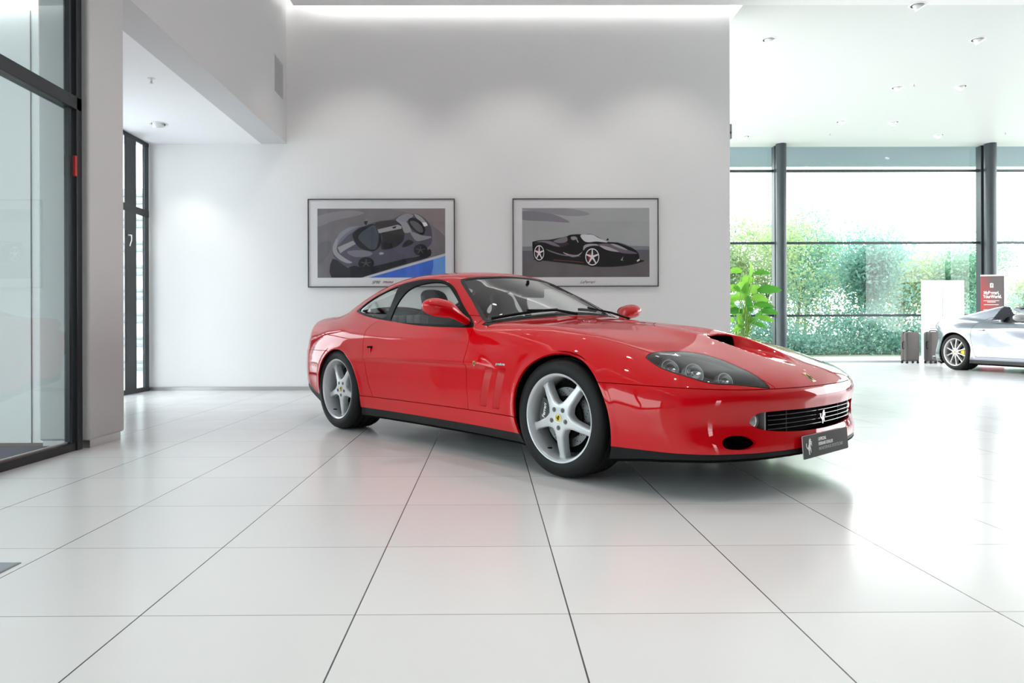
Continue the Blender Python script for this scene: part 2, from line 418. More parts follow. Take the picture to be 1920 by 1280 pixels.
# lamps over the cars, above the frame
k = 0
for x, en in ((-1.7, 50), (.4, 50), (2.3, 50)):
    k += 1
    spotlight((x, 7.6, ZC), -.42, PI / 2, ('white recessed spotlight over the left poster', 'white recessed spotlight over the gap between the posters', 'white recessed spotlight over the right poster')[k - 1], 'wall-washing spotlights above the red car', src=s0, energy=en)
n = 0
for y in (5.4, 3.4, 1.2):
    for x in (-1.2, .6, 2.4):
        n += 1
        spotlight((x, y, ZC), .2, PI / 2, 'white recessed spotlight high above the red car', 'spotlights above the red car', src=s0, energy=76)
def sprinkler(loc, label, src=None):
    t = thing('sprinkler_head', label, 'sprinkler', loc, 0, 'fire sprinklers')
    q = MB(); q.lathe([(.0, -.004), (.035, -.003), (.036, 0)], seg=20); q.build('rosette', M_LAMPW, t, smooth=True)
    q = MB(); q.cyl((0, 0, 0), (0, 0, -.03), .009, seg=10); q.cyl((0, 0, -.045), (0, 0, -.048), .016, seg=14); q.tube([(-.008, 0, -.03), (-.012, 0, -.038), (0, 0, -.046)], .002, seg=6); q.tube([(.008, 0, -.03), (.012, 0, -.038), (0, 0, -.046)], .002, seg=6); q.build('nozzle', M_INOX, t)
    q = MB(); q.cyl((0, 0, -.03), (0, 0, -.044), .0035, seg=8); q.build('glass_bulb', mat('bulb_red', (.5, .02, .03), rough=.1), t)
    return t
for loc, lb in (((7.533, 12.099, ZC), 'tiny sprinkler head between the middle pair of right ceiling spotlights'), ((7.576, 15.176, ZC), 'tiny sprinkler head close to the window wall in the right ceiling'),
                ((11.424, 15.115, ZC), 'tiny sprinkler head at the far right of the ceiling'), ((-3.347, 6.877, ZL), 'small sprinkler head in the low ceiling at the left')): sprinkler(loc, lb)
# vent in the beam, small box on the end of the poster wall, floor socket
v = thing('wall_vent', 'flat white ventilation grille high on the left beam face', 'vent', (XB, 8.965, 4.10))
q = MB(); q.box(0, .006, -.17, .17, -.235, .235); q.build('vent_frame', mat('vent_white', (.50, .50, .50), rough=.6), v, bevel=.002)
for k in range(22): q = MB(); q.box(.004, .009, -.155, .155, -.218 + k * .020, -.210 + k * .020); q.build('vent_slat', mat('vent_slat', (.42, .42, .42), rough=.6), v)
w = thing('wall_speaker', 'small grey speaker box fixed to the right end of the poster wall', 'speaker', (3.285, 9.42, 3.50))
q = MB(); q.box(0, .048, -.07, .07, -.10, .10); b_ = q.build('speaker_body', mat('speaker_grey', (.30, .32, .31), rough=.5), w, bevel=.006)
q = MB(); q.cyl((.024, -.069, -.02), (.024, -.074, -.02), .017, seg=16); q.build('speaker_cone', M_DARKIN, w)
fs = thing('floor_socket', 'flat grey metal floor socket lid set in the tiles at the left edge', 'floor socket', (-1.79, 2.365, 0))
q = MB(); q.box(-.15, .15, -.058, .058, 0, .003); q.build('lid', mat('socket_steel', (.30, .33, .37), rough=.35, metal=.7), fs, bevel=.001)
q = MB(); q.box(-.145, .145, -.053, .053, .003, .0038); q.build('lid_inlay', mat('socket_inlay', (.34, .37, .41), rough=.5, metal=.3), fs)
# ------------------------------------------------------------------ car body engine: implicit surfaces, meshed and cut into panels
def tab(xs, ys, sm=.04, lo=-4.2, hi=2.0):
    xs = np.array(xs, float); ys = np.array(ys, float)
    h = np.diff(xs); d = np.diff(ys) / h
    m = np.zeros_like(ys)
    m[0] = d[0]; m[-1] = d[-1]
    for i in range(1, len(xs) - 1):
        if d[i - 1] * d[i] > 0:
            w1 = 2 * h[i] + h[i - 1]; w2 = h[i] + 2 * h[i - 1]
            m[i] = (w1 + w2) / (w1 / d[i - 1] + w2 / d[i])
    g = np.arange(lo, hi, .002)
    gi = np.clip(np.searchsorted(xs, g) - 1, 0, len(xs) - 2)
    t = (np.clip(g, xs[0], xs[-1]) - xs[gi]) / h[gi]
    v = (ys[gi] * (1 + 2 * t) * (1 - t) ** 2 + m[gi] * h[gi] * t * (1 - t) ** 2 + ys[gi + 1] * t * t * (3 - 2 * t) + m[gi + 1] * h[gi] * t * t * (t - 1))
    if sm > 0:
        k = int(sm / .002); w = np.exp(-.5 * (np.arange(-2 * k, 2 * k + 1) / (k / 1.0)) ** 2); w /= w.sum()
        v = np.convolve(np.pad(v, 2 * k, mode='edge'), w, mode='valid')
    return lambda x: np.interp(x, g, v)
def smax(a, b, k):
    return np.maximum(a, b) + np.maximum(k - np.abs(a - b), 0) ** 2 / (4 * k)
def smin(a, b, k): return -smax(-a, -b, k)
def sstep(a, b, x):
    t = np.clip((x - a) / (b - a), 0, 1); return t * t * (3 - 2 * t)
def bump(x, c, w): return np.exp(-((x - c) / w) ** 2)

def surfnet(fn, lo, hi, h):
    lo = np.array(lo, float); n = np.ceil((np.array(hi) - lo) / h).astype(int) + 1
    ax = [lo[i] + h * np.arange(n[i]) for i in range(3)]
    F = np.empty(n, np.float32)
    for i0 in range(0, n[0], 48):
        X, Y, Z = np.meshgrid(ax[0][i0:i0 + 48], ax[1], ax[2], indexing='ij')
        F[i0:i0 + 48] = fn(X, Y, Z)
    ins = F < 0
    nx, ny, nz = n - 1
    cnt = np.zeros((nx, ny, nz), np.int8)
    for a in (0, 1):
        for b in (0, 1):
            for c in (0, 1):
                cnt += ins[a:a + nx, b:b + ny, c:c + nz]
    act = (cnt > 0) & (cnt < 8)
    idx = np.full(act.shape, -1, np.int64); I = np.argwhere(act); idx[act] = np.arange(len(I))
    P = np.zeros((len(I), 3)); W = np.zeros(len(I))
    corners = [(a, b, c) for a in (0, 1) for b in (0, 1) for c in (0, 1)]
    for c0 in corners:
        for ax_ in range(3):
            if c0[ax_]: continue
            c1 = list(c0); c1[ax_] = 1
            f0 = F[I[:, 0] + c0[0], I[:, 1] + c0[1], I[:, 2] + c0[2]]; f1 = F[I[:, 0] + c1[0], I[:, 1] + c1[1], I[:, 2] + c1[2]]
            s = (f0 < 0) != (f1 < 0)
            t = np.where(s, f0 / np.where(s, f0 - f1, 1), 0)
            p = I + np.array(c0); p = p.astype(float); p[:, ax_] += t
            P[s] += p[s]; W[s] += 1
    V = lo + h * P / W[:, None]
    Q = []
    for ax_ in range(3):
        o1, o2 = [(1, 2), (2, 0), (0, 1)][ax_]
        sl0 = [slice(None)] * 3; sl1 = [slice(None)] * 3
        sl0[ax_] = slice(0, -1); sl1[ax_] = slice(1, None)
        a, b = ins[tuple(sl0)], ins[tuple(sl1)]
        E = np.argwhere(a != b)
        E = E[(E[:, o1] > 0) & (E[:, o2] > 0) & (E[:, o1] < n[o1] - 1) & (E[:, o2] < n[o2] - 1)]
        fl = a[tuple(E.T)]
        def cell(d1, d2):
            c = E.copy(); c[:, o1] += d1; c[:, o2] += d2
            return idx[tuple(c.T)]
        q = np.stack([cell(-1, -1), cell(0, -1), cell(0, 0), cell(-1, 0)], 1)
        q[~fl] = q[~fl][:, ::-1]
        Q.append(q)
    Q = np.concatenate(Q)
    for _ in range(4): V = project(fn, V, h * .8)
    d1 = np.linalg.norm(V[Q[:, 0]] - V[Q[:, 2]], axis=1); d2 = np.linalg.norm(V[Q[:, 1]] - V[Q[:, 3]], axis=1)
    s = d1 <= d2
    T = np.concatenate([Q[s][:, [0, 1, 2]], Q[s][:, [0, 2, 3]], Q[~s][:, [0, 1, 3]], Q[~s][:, [1, 2, 3]]])
    return V, T
def grad(fn, V, e=.003):
    G = np.empty_like(V)
    for i in range(3):
        d = np.zeros(3); d[i] = e
        A = V + d; B = V - d
        G[:, i] = (fn(A[:, 0], A[:, 1], A[:, 2]) - fn(B[:, 0], B[:, 1], B[:, 2])) / (2 * e)
    return G
def project(fn, V, lim=.02):
    f = fn(V[:, 0], V[:, 1], V[:, 2]); G = grad(fn, V)
    st = f / np.maximum((G ** 2).sum(1), .05)
    dV = -st[:, None] * G; L = np.linalg.norm(dV, axis=1)
    return V + dV * np.minimum(1, lim / np.maximum(L, 1e-9))[:, None]

def clip(V, T, g):
    """keep the part of the triangle mesh where g >= 0"""
    if len(T) == 0: return V, T
    pos = g >= 0; c = pos[T].sum(1)
    keep = T[c == 3]; cr = T[(c == 1) | (c == 2)]
    if len(cr) == 0: return compact(V, keep)
    p = pos[cr]; one = p.sum(1) == 1
    # rotate so that the odd vertex comes first
    odd = np.where(one[:, None], p, ~p).argmax(1)
    r = np.arange(len(cr)); A = cr[r, odd]; B = cr[r, (odd + 1) % 3]; C = cr[r, (odd + 2) % 3]
    e1 = np.sort(np.stack([A, B], 1), 1); e2 = np.sort(np.stack([A, C], 1), 1)
    E = np.concatenate([e1, e2]); key = E[:, 0].astype(np.int64) * (len(V) + 1) + E[:, 1]
    u, first, inv = np.unique(key, return_index=True, return_inverse=True)
    ue = E[first]; g0 = g[ue[:, 0]]; g1 = g[ue[:, 1]]
    t = (g0 / np.where(np.abs(g0 - g1) < 1e-12, 1, g0 - g1))[:, None]
    NV = V[ue[:, 0]] * (1 - t) + V[ue[:, 1]] * t
    i1 = len(V) + inv[:len(cr)]; i2 = len(V) + inv[len(cr):]
    t1 = np.stack([A, i1, i2], 1)[one]
    m = ~one
    t2 = np.concatenate([np.stack([i1, B, C], 1)[m], np.stack([i1, C, i2], 1)[m]])
    return compact(np.concatenate([V, NV]), np.concatenate([keep, t1, t2]))
def compact(V, T):
    u, inv = np.unique(T, return_inverse=True)
    return V[u], inv.reshape(-1, 3)
def split(M, g, gap=0.0):
    """g(V): value per vertex, positive inside. returns inside, rest"""
    v = g(M[0])
    return clip(M[0], M[1], v - gap), clip(M[0], M[1], -v - gap)
def sdpoly(P, poly):
    """signed distance to a closed 2d polygon, positive inside"""
    poly = np.asarray(poly, float); a = poly; b = np.roll(poly, -1, 0)
    out = np.full(len(P), -9.0); lo = poly.min(0) - .1; hi = poly.max(0) + .1
    s = np.all((P > lo) & (P < hi), axis=1); Q = P[s]
    if len(Q) == 0: return out
    best = np.full(len(Q), 1e9); ins = np.zeros(len(Q), bool)
    for p, q in zip(a, b):
        e = q - p; L = e @ e
        if L < 1e-14: continue
        w = Q - p; t = np.clip(w @ e / L, 0, 1)
        d = w - t[:, None] * e; best = np.minimum(best, (d * d).sum(1))
        c = ((p[1] > Q[:, 1]) != (q[1] > Q[:, 1]))
        ins ^= c & (Q[:, 0] < (q[0] - p[0]) * (Q[:, 1] - p[1]) / (q[1] - p[1] if q[1] != p[1] else 1e-9) + p[0])
    out[s] = np.where(ins, 1, -1) * np.sqrt(best)
    return out

def skin(name, M, fn, m, parent, thick=.008, offset=0.0, rim=True):
    """link a panel cut from the body surface; its free edges are folded inwards"""
    V, T = M
    if len(T) == 0: return None
    G = grad(fn, V); N = G / np.maximum(np.linalg.norm(G, axis=1), 1e-6)[:, None]
    V = V + N * offset
    if rim:
        E = np.concatenate([T[:, [0, 1]], T[:, [1, 2]], T[:, [2, 0]]])
        key = np.sort(E, 1); k = key[:, 0].astype(np.int64) * (len(V) + 1) + key[:, 1]
        u, inv, cnt = np.unique(k, return_inverse=True, return_counts=True)
        B = E[cnt[inv] == 1]
        n0 = len(V); bu, binv = np.unique(B, return_inverse=True); binv = binv.reshape(-1, 2)
        top = V[bu]; bot = V[bu] - N[bu] * thick
        Vn = np.concatenate([V, top, bot])
        a = n0 + binv[:, 0]; b = n0 + binv[:, 1]; c = a + len(bu); d = b + len(bu)
        T2 = np.concatenate([np.stack([b, a, c], 1), np.stack([b, c, d], 1)])
        # rim normals: sideways in the surface
        fnrm = np.cross(top[binv[:, 0]] - top[binv[:, 1]], bot[binv[:, 0]] - top[binv[:, 0]])
        rn = np.zeros((len(bu), 3)); np.add.at(rn, binv[:, 0], fnrm); np.add.at(rn, binv[:, 1], fnrm)
        rn /= np.maximum(np.linalg.norm(rn, axis=1), 1e-9)[:, None]
        V = Vn; T = np.concatenate([T, T2]); N = np.concatenate([N, rn, rn])
    return link_mesh(name, V, T, m, parent, smooth=True, normals=N)
# ------------------------------------------------------------------ shape of the red coupe (x forward from the front axle, y left, z up)
rW = tab([-3.7, -3.4, -3.2, -3.0, -2.75, -2.45, -2.15, -1.8, -1.4, -1.0, -.7, -.4, 0, .35, .6, .8, 1.0, 1.15],
         [.76, .845, .885, .918, .950, .965, .955, .932, .918, .914, .922, .945, .965, .955, .925, .88, .82, .76], .06)
rD = tab([.05, .15, .22, .30, .40, .50, .60, .70, .80, .90, 1.05], [-.09, -.062, -.040, -.019, -.006, 0, -.006, -.025, -.058, -.108, -.21], .036)
rZ = tab([-3.8, -3.56, -3.47, -3.35, -3.1, -2.8, -2.2, -1.6, -.9, -.7, -.4, 0, .3, .5, .7, .85, .95, 1.05, 1.2],
         [.86, .90, .925, .94, .947, .947, .94, .915, .912, .908, .882, .836, .790, .748, .688, .630, .588, .543, .47], .05)
rC = tab([-3.6, -2.9, -2.5, -2.1, -1.6, -1.0, -.7, -.2, 0, .25, .45, .7, 1.0], [.03, .02, .02, .04, .06, .068, .064, .040, .040, .06, .08, .09, .06], .08)
rK = tab([-3.6, -2.6, -2.2, -1.0, -.5, 0, .6, 1.1], [.19, .22, .20, .13, .14, .22, .22, .16], .1)
rXf = tab([0, .2, .4, .55, .7, .8, .9, 1.0, 1.2], [0, .008, .038, .080, .155, .23, .34, .50, .9], .02)
rXz = tab([.0, .12, .2, .25, .30, .36, .42, .47, .52, .56, .62, .7, .8], [-.08, -.03, 0, 0, -.012, -.02, -.012, 0, -.002, -.02, -.07, -.16, -.30], .016)
rRx = tab([0, .3, .5, .65, .75, .85, .95, 1.1], [0, .012, .045, .11, .18, .30, .48, .8], .02)
rRz = tab([.1, .18, .27, .35, .5, .62, .66, .8, .9, .95, 1.0], [.16, .10, .05, .02, 0, 0, .02, .035, .01, 0, .02], .01)
rP = tab([-3.9, -3.4, -3.2, -2.95, -2.7, -2.4, -2.1, -1.9, -1.6, -1.42, -1.2, -.9, -.7, -.5, 0],
         [.70, .88, .95, 1.05, 1.145, 1.228, 1.275, 1.285, 1.275, 1.251, 1.170, 1.040, .940, .835, .5], .05)
rG = tab([-3.5, -3.2, -2.9, -2.6, -2.2, -1.6, -1.0, -.6, 0], [.50, .60, .70, .755, .782, .788, .785, .78, .76], .08)
rGc = tab([-3.4, -2.8, -2.2, -1.7, -1.3, -.8], [.30, .30, .20, .16, .10, .06], .1)

rS = tab([.30, .45, .6, .7, .78, .86, .90], [.172, .172, .163, .145, .110, .045, .0], .015)
def scoop_mouth(y): return .372 + 3.2 * y * y
def scoop_depth(x, y):
    across = 1 - sstep(-.030, .012, np.abs(y) - rS(x))
    u = x - scoop_mouth(y)
    along = np.clip((.90 - x) / .50, 0, 1.1) ** 1.2 * sstep(-.006, .022, u)
    return .078 * along * across

rB = tab([-3.7, -3.2, -3.0, -2.85, -2.6, .3, .55, .8, 1.1], [.36, .32, .25, .19, .135, .135, .160, .178, .185], .02)
def red_body(x, y, z):
    a = np.sqrt(y * y + 1e-5)
    Y = rW(x) + rD(z)
    # flared lips round the wheels
    for cx, R in ((.02, .36), (-2.45, .347)):
        r = np.sqrt((x - cx) ** 2 + (z - .325) ** 2)
        Y = Y + .007 * bump(r, R, .030) * (z > .1)
    fs = (a - Y) * .97
    Zt = rZ(x) - rC(x) * (a / .8) ** 2
    Zt = Zt + .020 * bump(a, .16, .12) * bump(x, .28, .34) - scoop_depth(x, y)
    ft = (z - Zt) * .95
    m = smax(fs, ft, rK(x))
    ff = (x - (1.045 - rXf(a) + rXz(z))) * .85
    m = smax(m, ff, .09)
    fr = ((-3.51 + rRx(a) + rRz(z)) - x) * .85
    m = smax(m, fr, .07)
    return smax(m, rB(x) - z, .02)
def red_green(x, y, z):
    a = np.sqrt(y * y + 1e-5)
    fs = (a - (rG(x) - .58 * (z - .88))) * .87
    sh = .42 * a * a * sstep(-2.0, -1.2, x)
    Zr = rP(x + sh) - rGc(x) * a * a
    ft = (z - Zr) * .88
    return smax(smax(fs, ft, .085), .6 - z, .02)
def red(x, y, z):
    return smin(red_body(x, y, z), red_green(x, y, z), .05)
# ------------------------------------------------------------------ the red coupe
M_RED = mat('red_paint', (.62, .0, .005), rough=.5, spec=.02, coat=.95, coat_rough=.015)
M_RED.node_tree.nodes['Principled BSDF'].inputs['Coat IOR'].default_value = 1.55
M_BLK = mat('black_plastic', (.008, .008, .009), rough=.5, spec=.3)
M_BLKM = mat('black_void', (.004, .004, .004), rough=.9, spec=.1)
M_RUB = mat('black_rubber', (.010, .010, .011), rough=.55)
M_TYRE = mat('tyre_rubber', (.007, .007, .0075), rough=.6, spec=.35, noise=(60, .25, .12))
M_RIM = mat('silver_rim', (.62, .63, .65), rough=.30, metal=.25, coat=.6)
M_CHR = mat('chrome', (.85, .85, .86), rough=.08, metal=1)
M_STEEL = mat('brushed_disc', (.13, .13, .135), rough=.3, metal=.9)
M_GL = glass_mat('car_glass', (.84, .88, .87), fres=1.0)
M_WS = glass_mat('windscreen_glass', (.90, .93, .92), fres=1.5)
M_LENS = glass_mat('lens_glass', (.90, .92, .92))
M_YEL = mat('badge_yellow', (.80, .58, .02), rough=.3, coat=1)
M_LEA = mat('black_leather', (.006, .0055, .0055), rough=.5, spec=.3, noise=(40, .2, .1))
M_PLATE = mat('plate_black', (.030, .029, .030), rough=.5, spec=.12)
M_TRIM = mat('gloss_black_trim', (.003, .003, .003), rough=.35, spec=.15)
M_WHT = mat('print_white', (.9, .9, .9), rough=.5)
M_GRY = mat('print_grey', (.45, .45, .46), rough=.5)
M_REFL = mat('reflector', (.75, .76, .78), rough=.15, metal=.9)
M_HOUS = mat('lamp_housing', (.18, .17, .18), rough=.35, metal=.3)

def fix_orient(fn, V, T):
    c = V[T].mean(1); n = np.cross(V[T[:, 1]] - V[T[:, 0]], V[T[:, 2]] - V[T[:, 0]])
    g = grad(fn, c); f = (n * g).sum(1) < 0
    T = T.copy(); T[f] = T[f][:, ::-1]
    return V, T

HORSE = [(-.02, -1.0), (.10, -.95), (.02, -.80), (.0, -.62), (.13, -.45), (.10, -.22), (.28, -.35), (.36, -.60), (.30, -.72), (.42, -.78), (.48, -.55), (.42, -.25),
         (.30, -.02), (.34, .22), (.50, .30), (.62, .20), (.60, .06), (.68, .04), (.72, .26), (.56, .42), (.36, .42), (.44, .55), (.64, .50), (.66, .38), (.74, .40), (.74, .58),
         (.48, .68), (.40, .72), (.52, .80), (.50, .90), (.34, .98), (.24, 1.08), (.18, .98), (.04, .90), (-.06, .70), (-.08, .45), (-.20, .20), (-.34, .0), (-.42, -.12),
         (-.62, .02), (-.70, .26), (-.60, .48), (-.78, .50), (-.86, .26), (-.76, -.02), (-.56, -.20), (-.42, -.28), (-.28, -.40), (-.20, -.62), (-.22, -.82), (-.14, -.98)]
def horse(mb, size, M, mirror=False):
    P = [((-x if mirror else x) * size * .5, y * size * .5) for x, y in HORSE]
    if mirror: P = P[::-1]
    mb.prism(P, 0, .0012, M)

def text_mesh(name, s, size, m, parent, M, shear=0, bold=0.0, extrude=.0006, sx=1.0):
    cu = bpy.data.curves.new(name, 'FONT'); cu.body = s; cu.size = size; cu.shear = shear; cu.offset = bold; cu.extrude = extrude
    o = bpy.data.objects.new(name + '_tmp', cu); COL.objects.link(o)
    dg = bpy.context.evaluated_depsgraph_get(); dg.update()
    me = bpy.data.meshes.new_from_object(o.evaluated_get(dg)); bpy.data.objects.remove(o)
    me.transform(M @ Matrix.Diagonal((sx, 1, 1, 1))); me.name = name
    me.materials.clear(); me.materials.append(m)
    q = bpy.data.objects.new(name, me); COL.objects.link(q)
    if parent is not None: q.parent = parent
    return q

# ---- wheels ---------------------------------------------------------------
def spoke_mesh(dish, hub, nsp=5, w=(.042, .028, .024, .020, .030), R=.228, pitch=0.0, split_v=False):
    """top skin of a spoked wheel, outward = +z, as triangle mesh with side walls"""
    h = .004; g = np.arange(-R - h, R + 2 * h, h); X, Y = np.meshgrid(g, g, indexing='ij'); n = len(g)
    V = np.stack([X.ravel(), Y.ravel(), np.zeros(n * n)], 1)
    i = np.arange(n * n).reshape(n, n)
    T = np.concatenate([np.stack([i[:-1, :-1].ravel(), i[1:, :-1].ravel(), i[1:, 1:].ravel()], 1), np.stack([i[:-1, :-1].ravel(), i[1:, 1:].ravel(), i[:-1, 1:].ravel()], 1)])
    rad = [0.0, .085, .14, .20, .235]
    def sd(V):
        r = np.hypot(V[:, 0], V[:, 1]); th = np.arctan2(V[:, 1], V[:, 0])
        s = 2 * PI / nsp
        d = (th + PI / 2 + s / 2) % s - s / 2
        across = r * np.sin(np.abs(d)); 
        if split_v: across = np.abs(across - np.interp(r, [0, .1, .23], [0, .006, .030]))
        ww = np.interp(r, rad, w)
        f = np.where(np.cos(d) > 0, ww - across, -1)
        # smooth union with the hub disc
        return np.minimum(smax(f, hub - r, .045), R - r)
    v = sd(V); V, T = clip(V, T, v); v = sd(V)
    r = np.hypot(V[:, 0], V[:, 1])
    top = np.interp(r, [0, .06, .10, .16, .21, .235], [0, 0, -.003, -.014, -.026, -.032]) * dish
    edge = np.clip(v / .012, 0, 1); V = V.copy(); V[:, 2] = top - .010 * (1 - np.sqrt(np.clip(1 - (1 - edge) ** 2, 0, 1)))
    # walls
    E = np.concatenate([T[:, [0, 1]], T[:, [1, 2]], T[:, [2, 0]]]); k = np.sort(E, 1); k = k[:, 0] * (len(V) + 1) + k[:, 1]
    u, inv, c = np.unique(k, return_inverse=True, return_counts=True); B = E[c[inv] == 1]
    bu, bi = np.unique(B, return_inverse=True); bi = bi.reshape(-1, 2)
    n0 = len(V); lo = V[bu].copy(); lo[:, 2] -= .040
    V2 = np.concatenate([V, lo])
    a = B[:, 0]; b = B[:, 1]; c_ = n0 + bi[:, 0]; d = n0 + bi[:, 1]
    return V2, np.concatenate([T, np.stack([b, a, c_], 1), np.stack([b, c_, d], 1)])

def make_wheel(parent, loc, side, R_tyre, half_w, recess, dish, face_y, near=True, badge=True, light=False, spk=None, rimmat=None, caliper=None, cal_ang=180, rim_r=.247, cap=M_YEL, text=True):
    """side: -1 = visible side (outward is -y). local wheel frame: z outward, x forward, y up"""
    rimmat = rimmat or M_RIM
    if side < 0: Rm = Matrix(((1, 0, 0), (0, 0, -1), (0, 1, 0))).to_4x4()
    else: Rm = Matrix(((-1, 0, 0), (0, 0, 1), (0, 1, 0))).to_4x4()
    w = bpy.data.objects.new('wheel', None); COL.objects.link(w); w.parent = parent
    w.matrix_local = Matrix.Translation(loc) @ Rm
    t = MB()
    rt = R_tyre; rb = rim_r - .006
    prof = [(rb, .0), (rb + .012, .008), (rt - .055, .010), (rt - .025, .004), (rt - .010, -.010), (rt - .003, -.030)]
    W = half_w * 2
    ng = 4
    for g in range(ng):
        c = -.03 - (W - .06) * (g + .5) / ng
        prof += [(rt, c + .008), (rt - .008, c + .005), (rt - .008, c - .005), (rt, c - .008)]
    prof += [(rt - .003, -W + .030), (rt - .010, -W + .010), (rt - .055, -W - .008), (rb, -W + .0)]
    t.lathe(prof, seg=72)
    tyre = t.build('tyre', M_TYRE, w, smooth=True)
    r = MB()
    r.lathe([(rim_r - .012, .0), (rim_r - .003, .003), (rim_r, .0), (rim_r + .001, -.008), (rim_r - .006, -.014), (rim_r - .016, -.022), (rim_r - .022, -.06), (rim_r - .030, -.12), (rim_r - .022, -W + .02), (rim_r, -W),
             (rim_r - .008, -W), (rim_r - .034, -.13), (rim_r - .028, -.06), (rim_r - .020, -.012)], seg=72, closed=True)
    rim = r.build('rim', rimmat, w, smooth=True)
    V, T = spk if spk is not None else spoke_mesh(dish, .072)
    V = V.copy(); V[:, 2] -= recess
    sp = link_mesh('spokes', V, T, rimmat, w, smooth=True)
    sp.data.polygons.foreach_set('use_smooth', np.ones(len(sp.data.polygons), bool))
    if badge:
        c = MB(); c.lathe([(0, .0035), (.012, .0035), (.0205, .0025), (.022, -.002)], Matrix.Translation((0, 0, -recess)), seg=32)
        cp = c.build('centre_cap', cap, w, smooth=True)
        c = MB(); c.lathe([(.0215, -.002), (.0225, .003), (.0245, .003), (.0255, -.003)], Matrix.Translation((0, 0, -recess)), seg=32); c.build('cap_ring', M_CHR, w, smooth=True)
        if cap is M_YEL:
            hm = MB(); horse(hm, .030, Matrix.Translation((0, 0, -recess + .0036))); hm.build('prancing_horse', M_BLK, cp)
        for k in range(5):
            a = -PI / 2 + 2 * PI * k / 5; p = Vector((.054 * math.cos(a), .054 * math.sin(a), -recess))
            n = MB(); n.cyl(p + Vector((0, 0, -.006)), p + Vector((0, 0, .0012)), .0135, seg=20)
            n.cyl(p + Vector((0, 0, -.002)), p + Vector((0, 0, .004)), .0065, .005, seg=6)
            n.build('wheel_nut', mat('nut_dark', (.13, .12, .12), rough=.3, metal=.7), w)
    d = MB(); dz = -recess - .075
    d.lathe([(.118, dz - .002), (.118, dz), (.165, dz), (.165, dz - .026), (.118, dz - .026)], seg=60, closed=True)
    if near:
        nf = len(d.bm.faces)
        for k in range(60):
            a = 2 * PI * k / 60; rr = .124 + .011 * (k % 4)
            d.cyl((rr * math.cos(a), rr * math.sin(a), dz - .002), (rr * math.cos(a), rr * math.sin(a), dz + .0006), .0032, seg=8)
        d.bm.faces.ensure_lookup_table()
        for f in d.bm.faces[nf:]: f.material_index = 1
    disc = d.build('brake_disc', M_STEEL, w, smooth=True); disc.data.materials.append(M_BLKM)
    cm = caliper or mat('caliper_black', (.02, .02, .02), rough=.3, coat=.5)
    cb = MB(); A = math.radians(cal_ang); pl = []
    for k in range(13): a = A - .42 + .84 * k / 12; pl.append((.182 * math.cos(a), .182 * math.sin(a)))
    for k in range(13): a = A + .42 - .84 * k / 12; pl.append((.098 * math.cos(a), .098 * math.sin(a)))
    cb.prism(pl, dz - .05, dz + .040)
    cal = cb.build('brake_caliper', cm, w, bevel=.006)
    if near and text:
        text_mesh('caliper_lettering', 'Ferrari', .030, M_WHT, cal, Matrix.Rotation(A + PI / 2 + PI, 4, 'Z') @ Matrix.Translation((-.045, .135, dz + .041)), shear=.2, bold=.0006)
    v = MB(); a = math.radians(-118); v.cyl((.205 * math.cos(a), .205 * math.sin(a), -.05), (.200 * math.cos(a), .200 * math.sin(a), -.018), .005, .004, seg=10)
    v.build('valve', M_BLK, w)
    b = MB(); b.cyl((0, 0, dz - .02), (0, 0, dz + .012), .117, seg=40); b.cyl((0, 0, dz - .03), (0, 0, dz - .09), .20, seg=40); b.build('hub_backing', M_BLKM, w)
    return w

def mirror2(P): return [(-a, b) for a, b in P]
def side_fn(poly, ymin=.5, sgn=0, zmin=None):
    poly = np.array(poly)
    def g(V):
        d = sdpoly(V[:, [0, 2]], poly)
        d = np.minimum(d, np.abs(V[:, 1]) - ymin)
        if sgn: d = np.minimum(d, sgn * V[:, 1])
        return d
    return g
def plan_fn(poly, zmin=.4, sgn=0, sym=True):
    poly = np.array(poly)
    def g(V):
        P = V[:, :2].copy()
        if sym: P[:, 1] = np.abs(P[:, 1])
        d = sdpoly(P, poly); d = np.minimum(d, V[:, 2] - zmin)
        if sgn: d = np.minimum(d, sgn * V[:, 1])
        return d
    return g
def front_fn(poly, xmin=.5, sgn=0):
    poly = np.array(poly)
    def g(V):
        P = np.stack([np.abs(V[:, 1]), V[:, 2]], 1) if sgn == 2 else V[:, [1, 2]]
        return np.minimum(sdpoly(P, poly), V[:, 0] - xmin)
    return g
def arch_fn(cx, cz, R, ymin=.45):
    return lambda V: np.minimum(R - np.hypot(V[:, 0] - cx, V[:, 2] - cz), np.abs(V[:, 1]) - ymin)

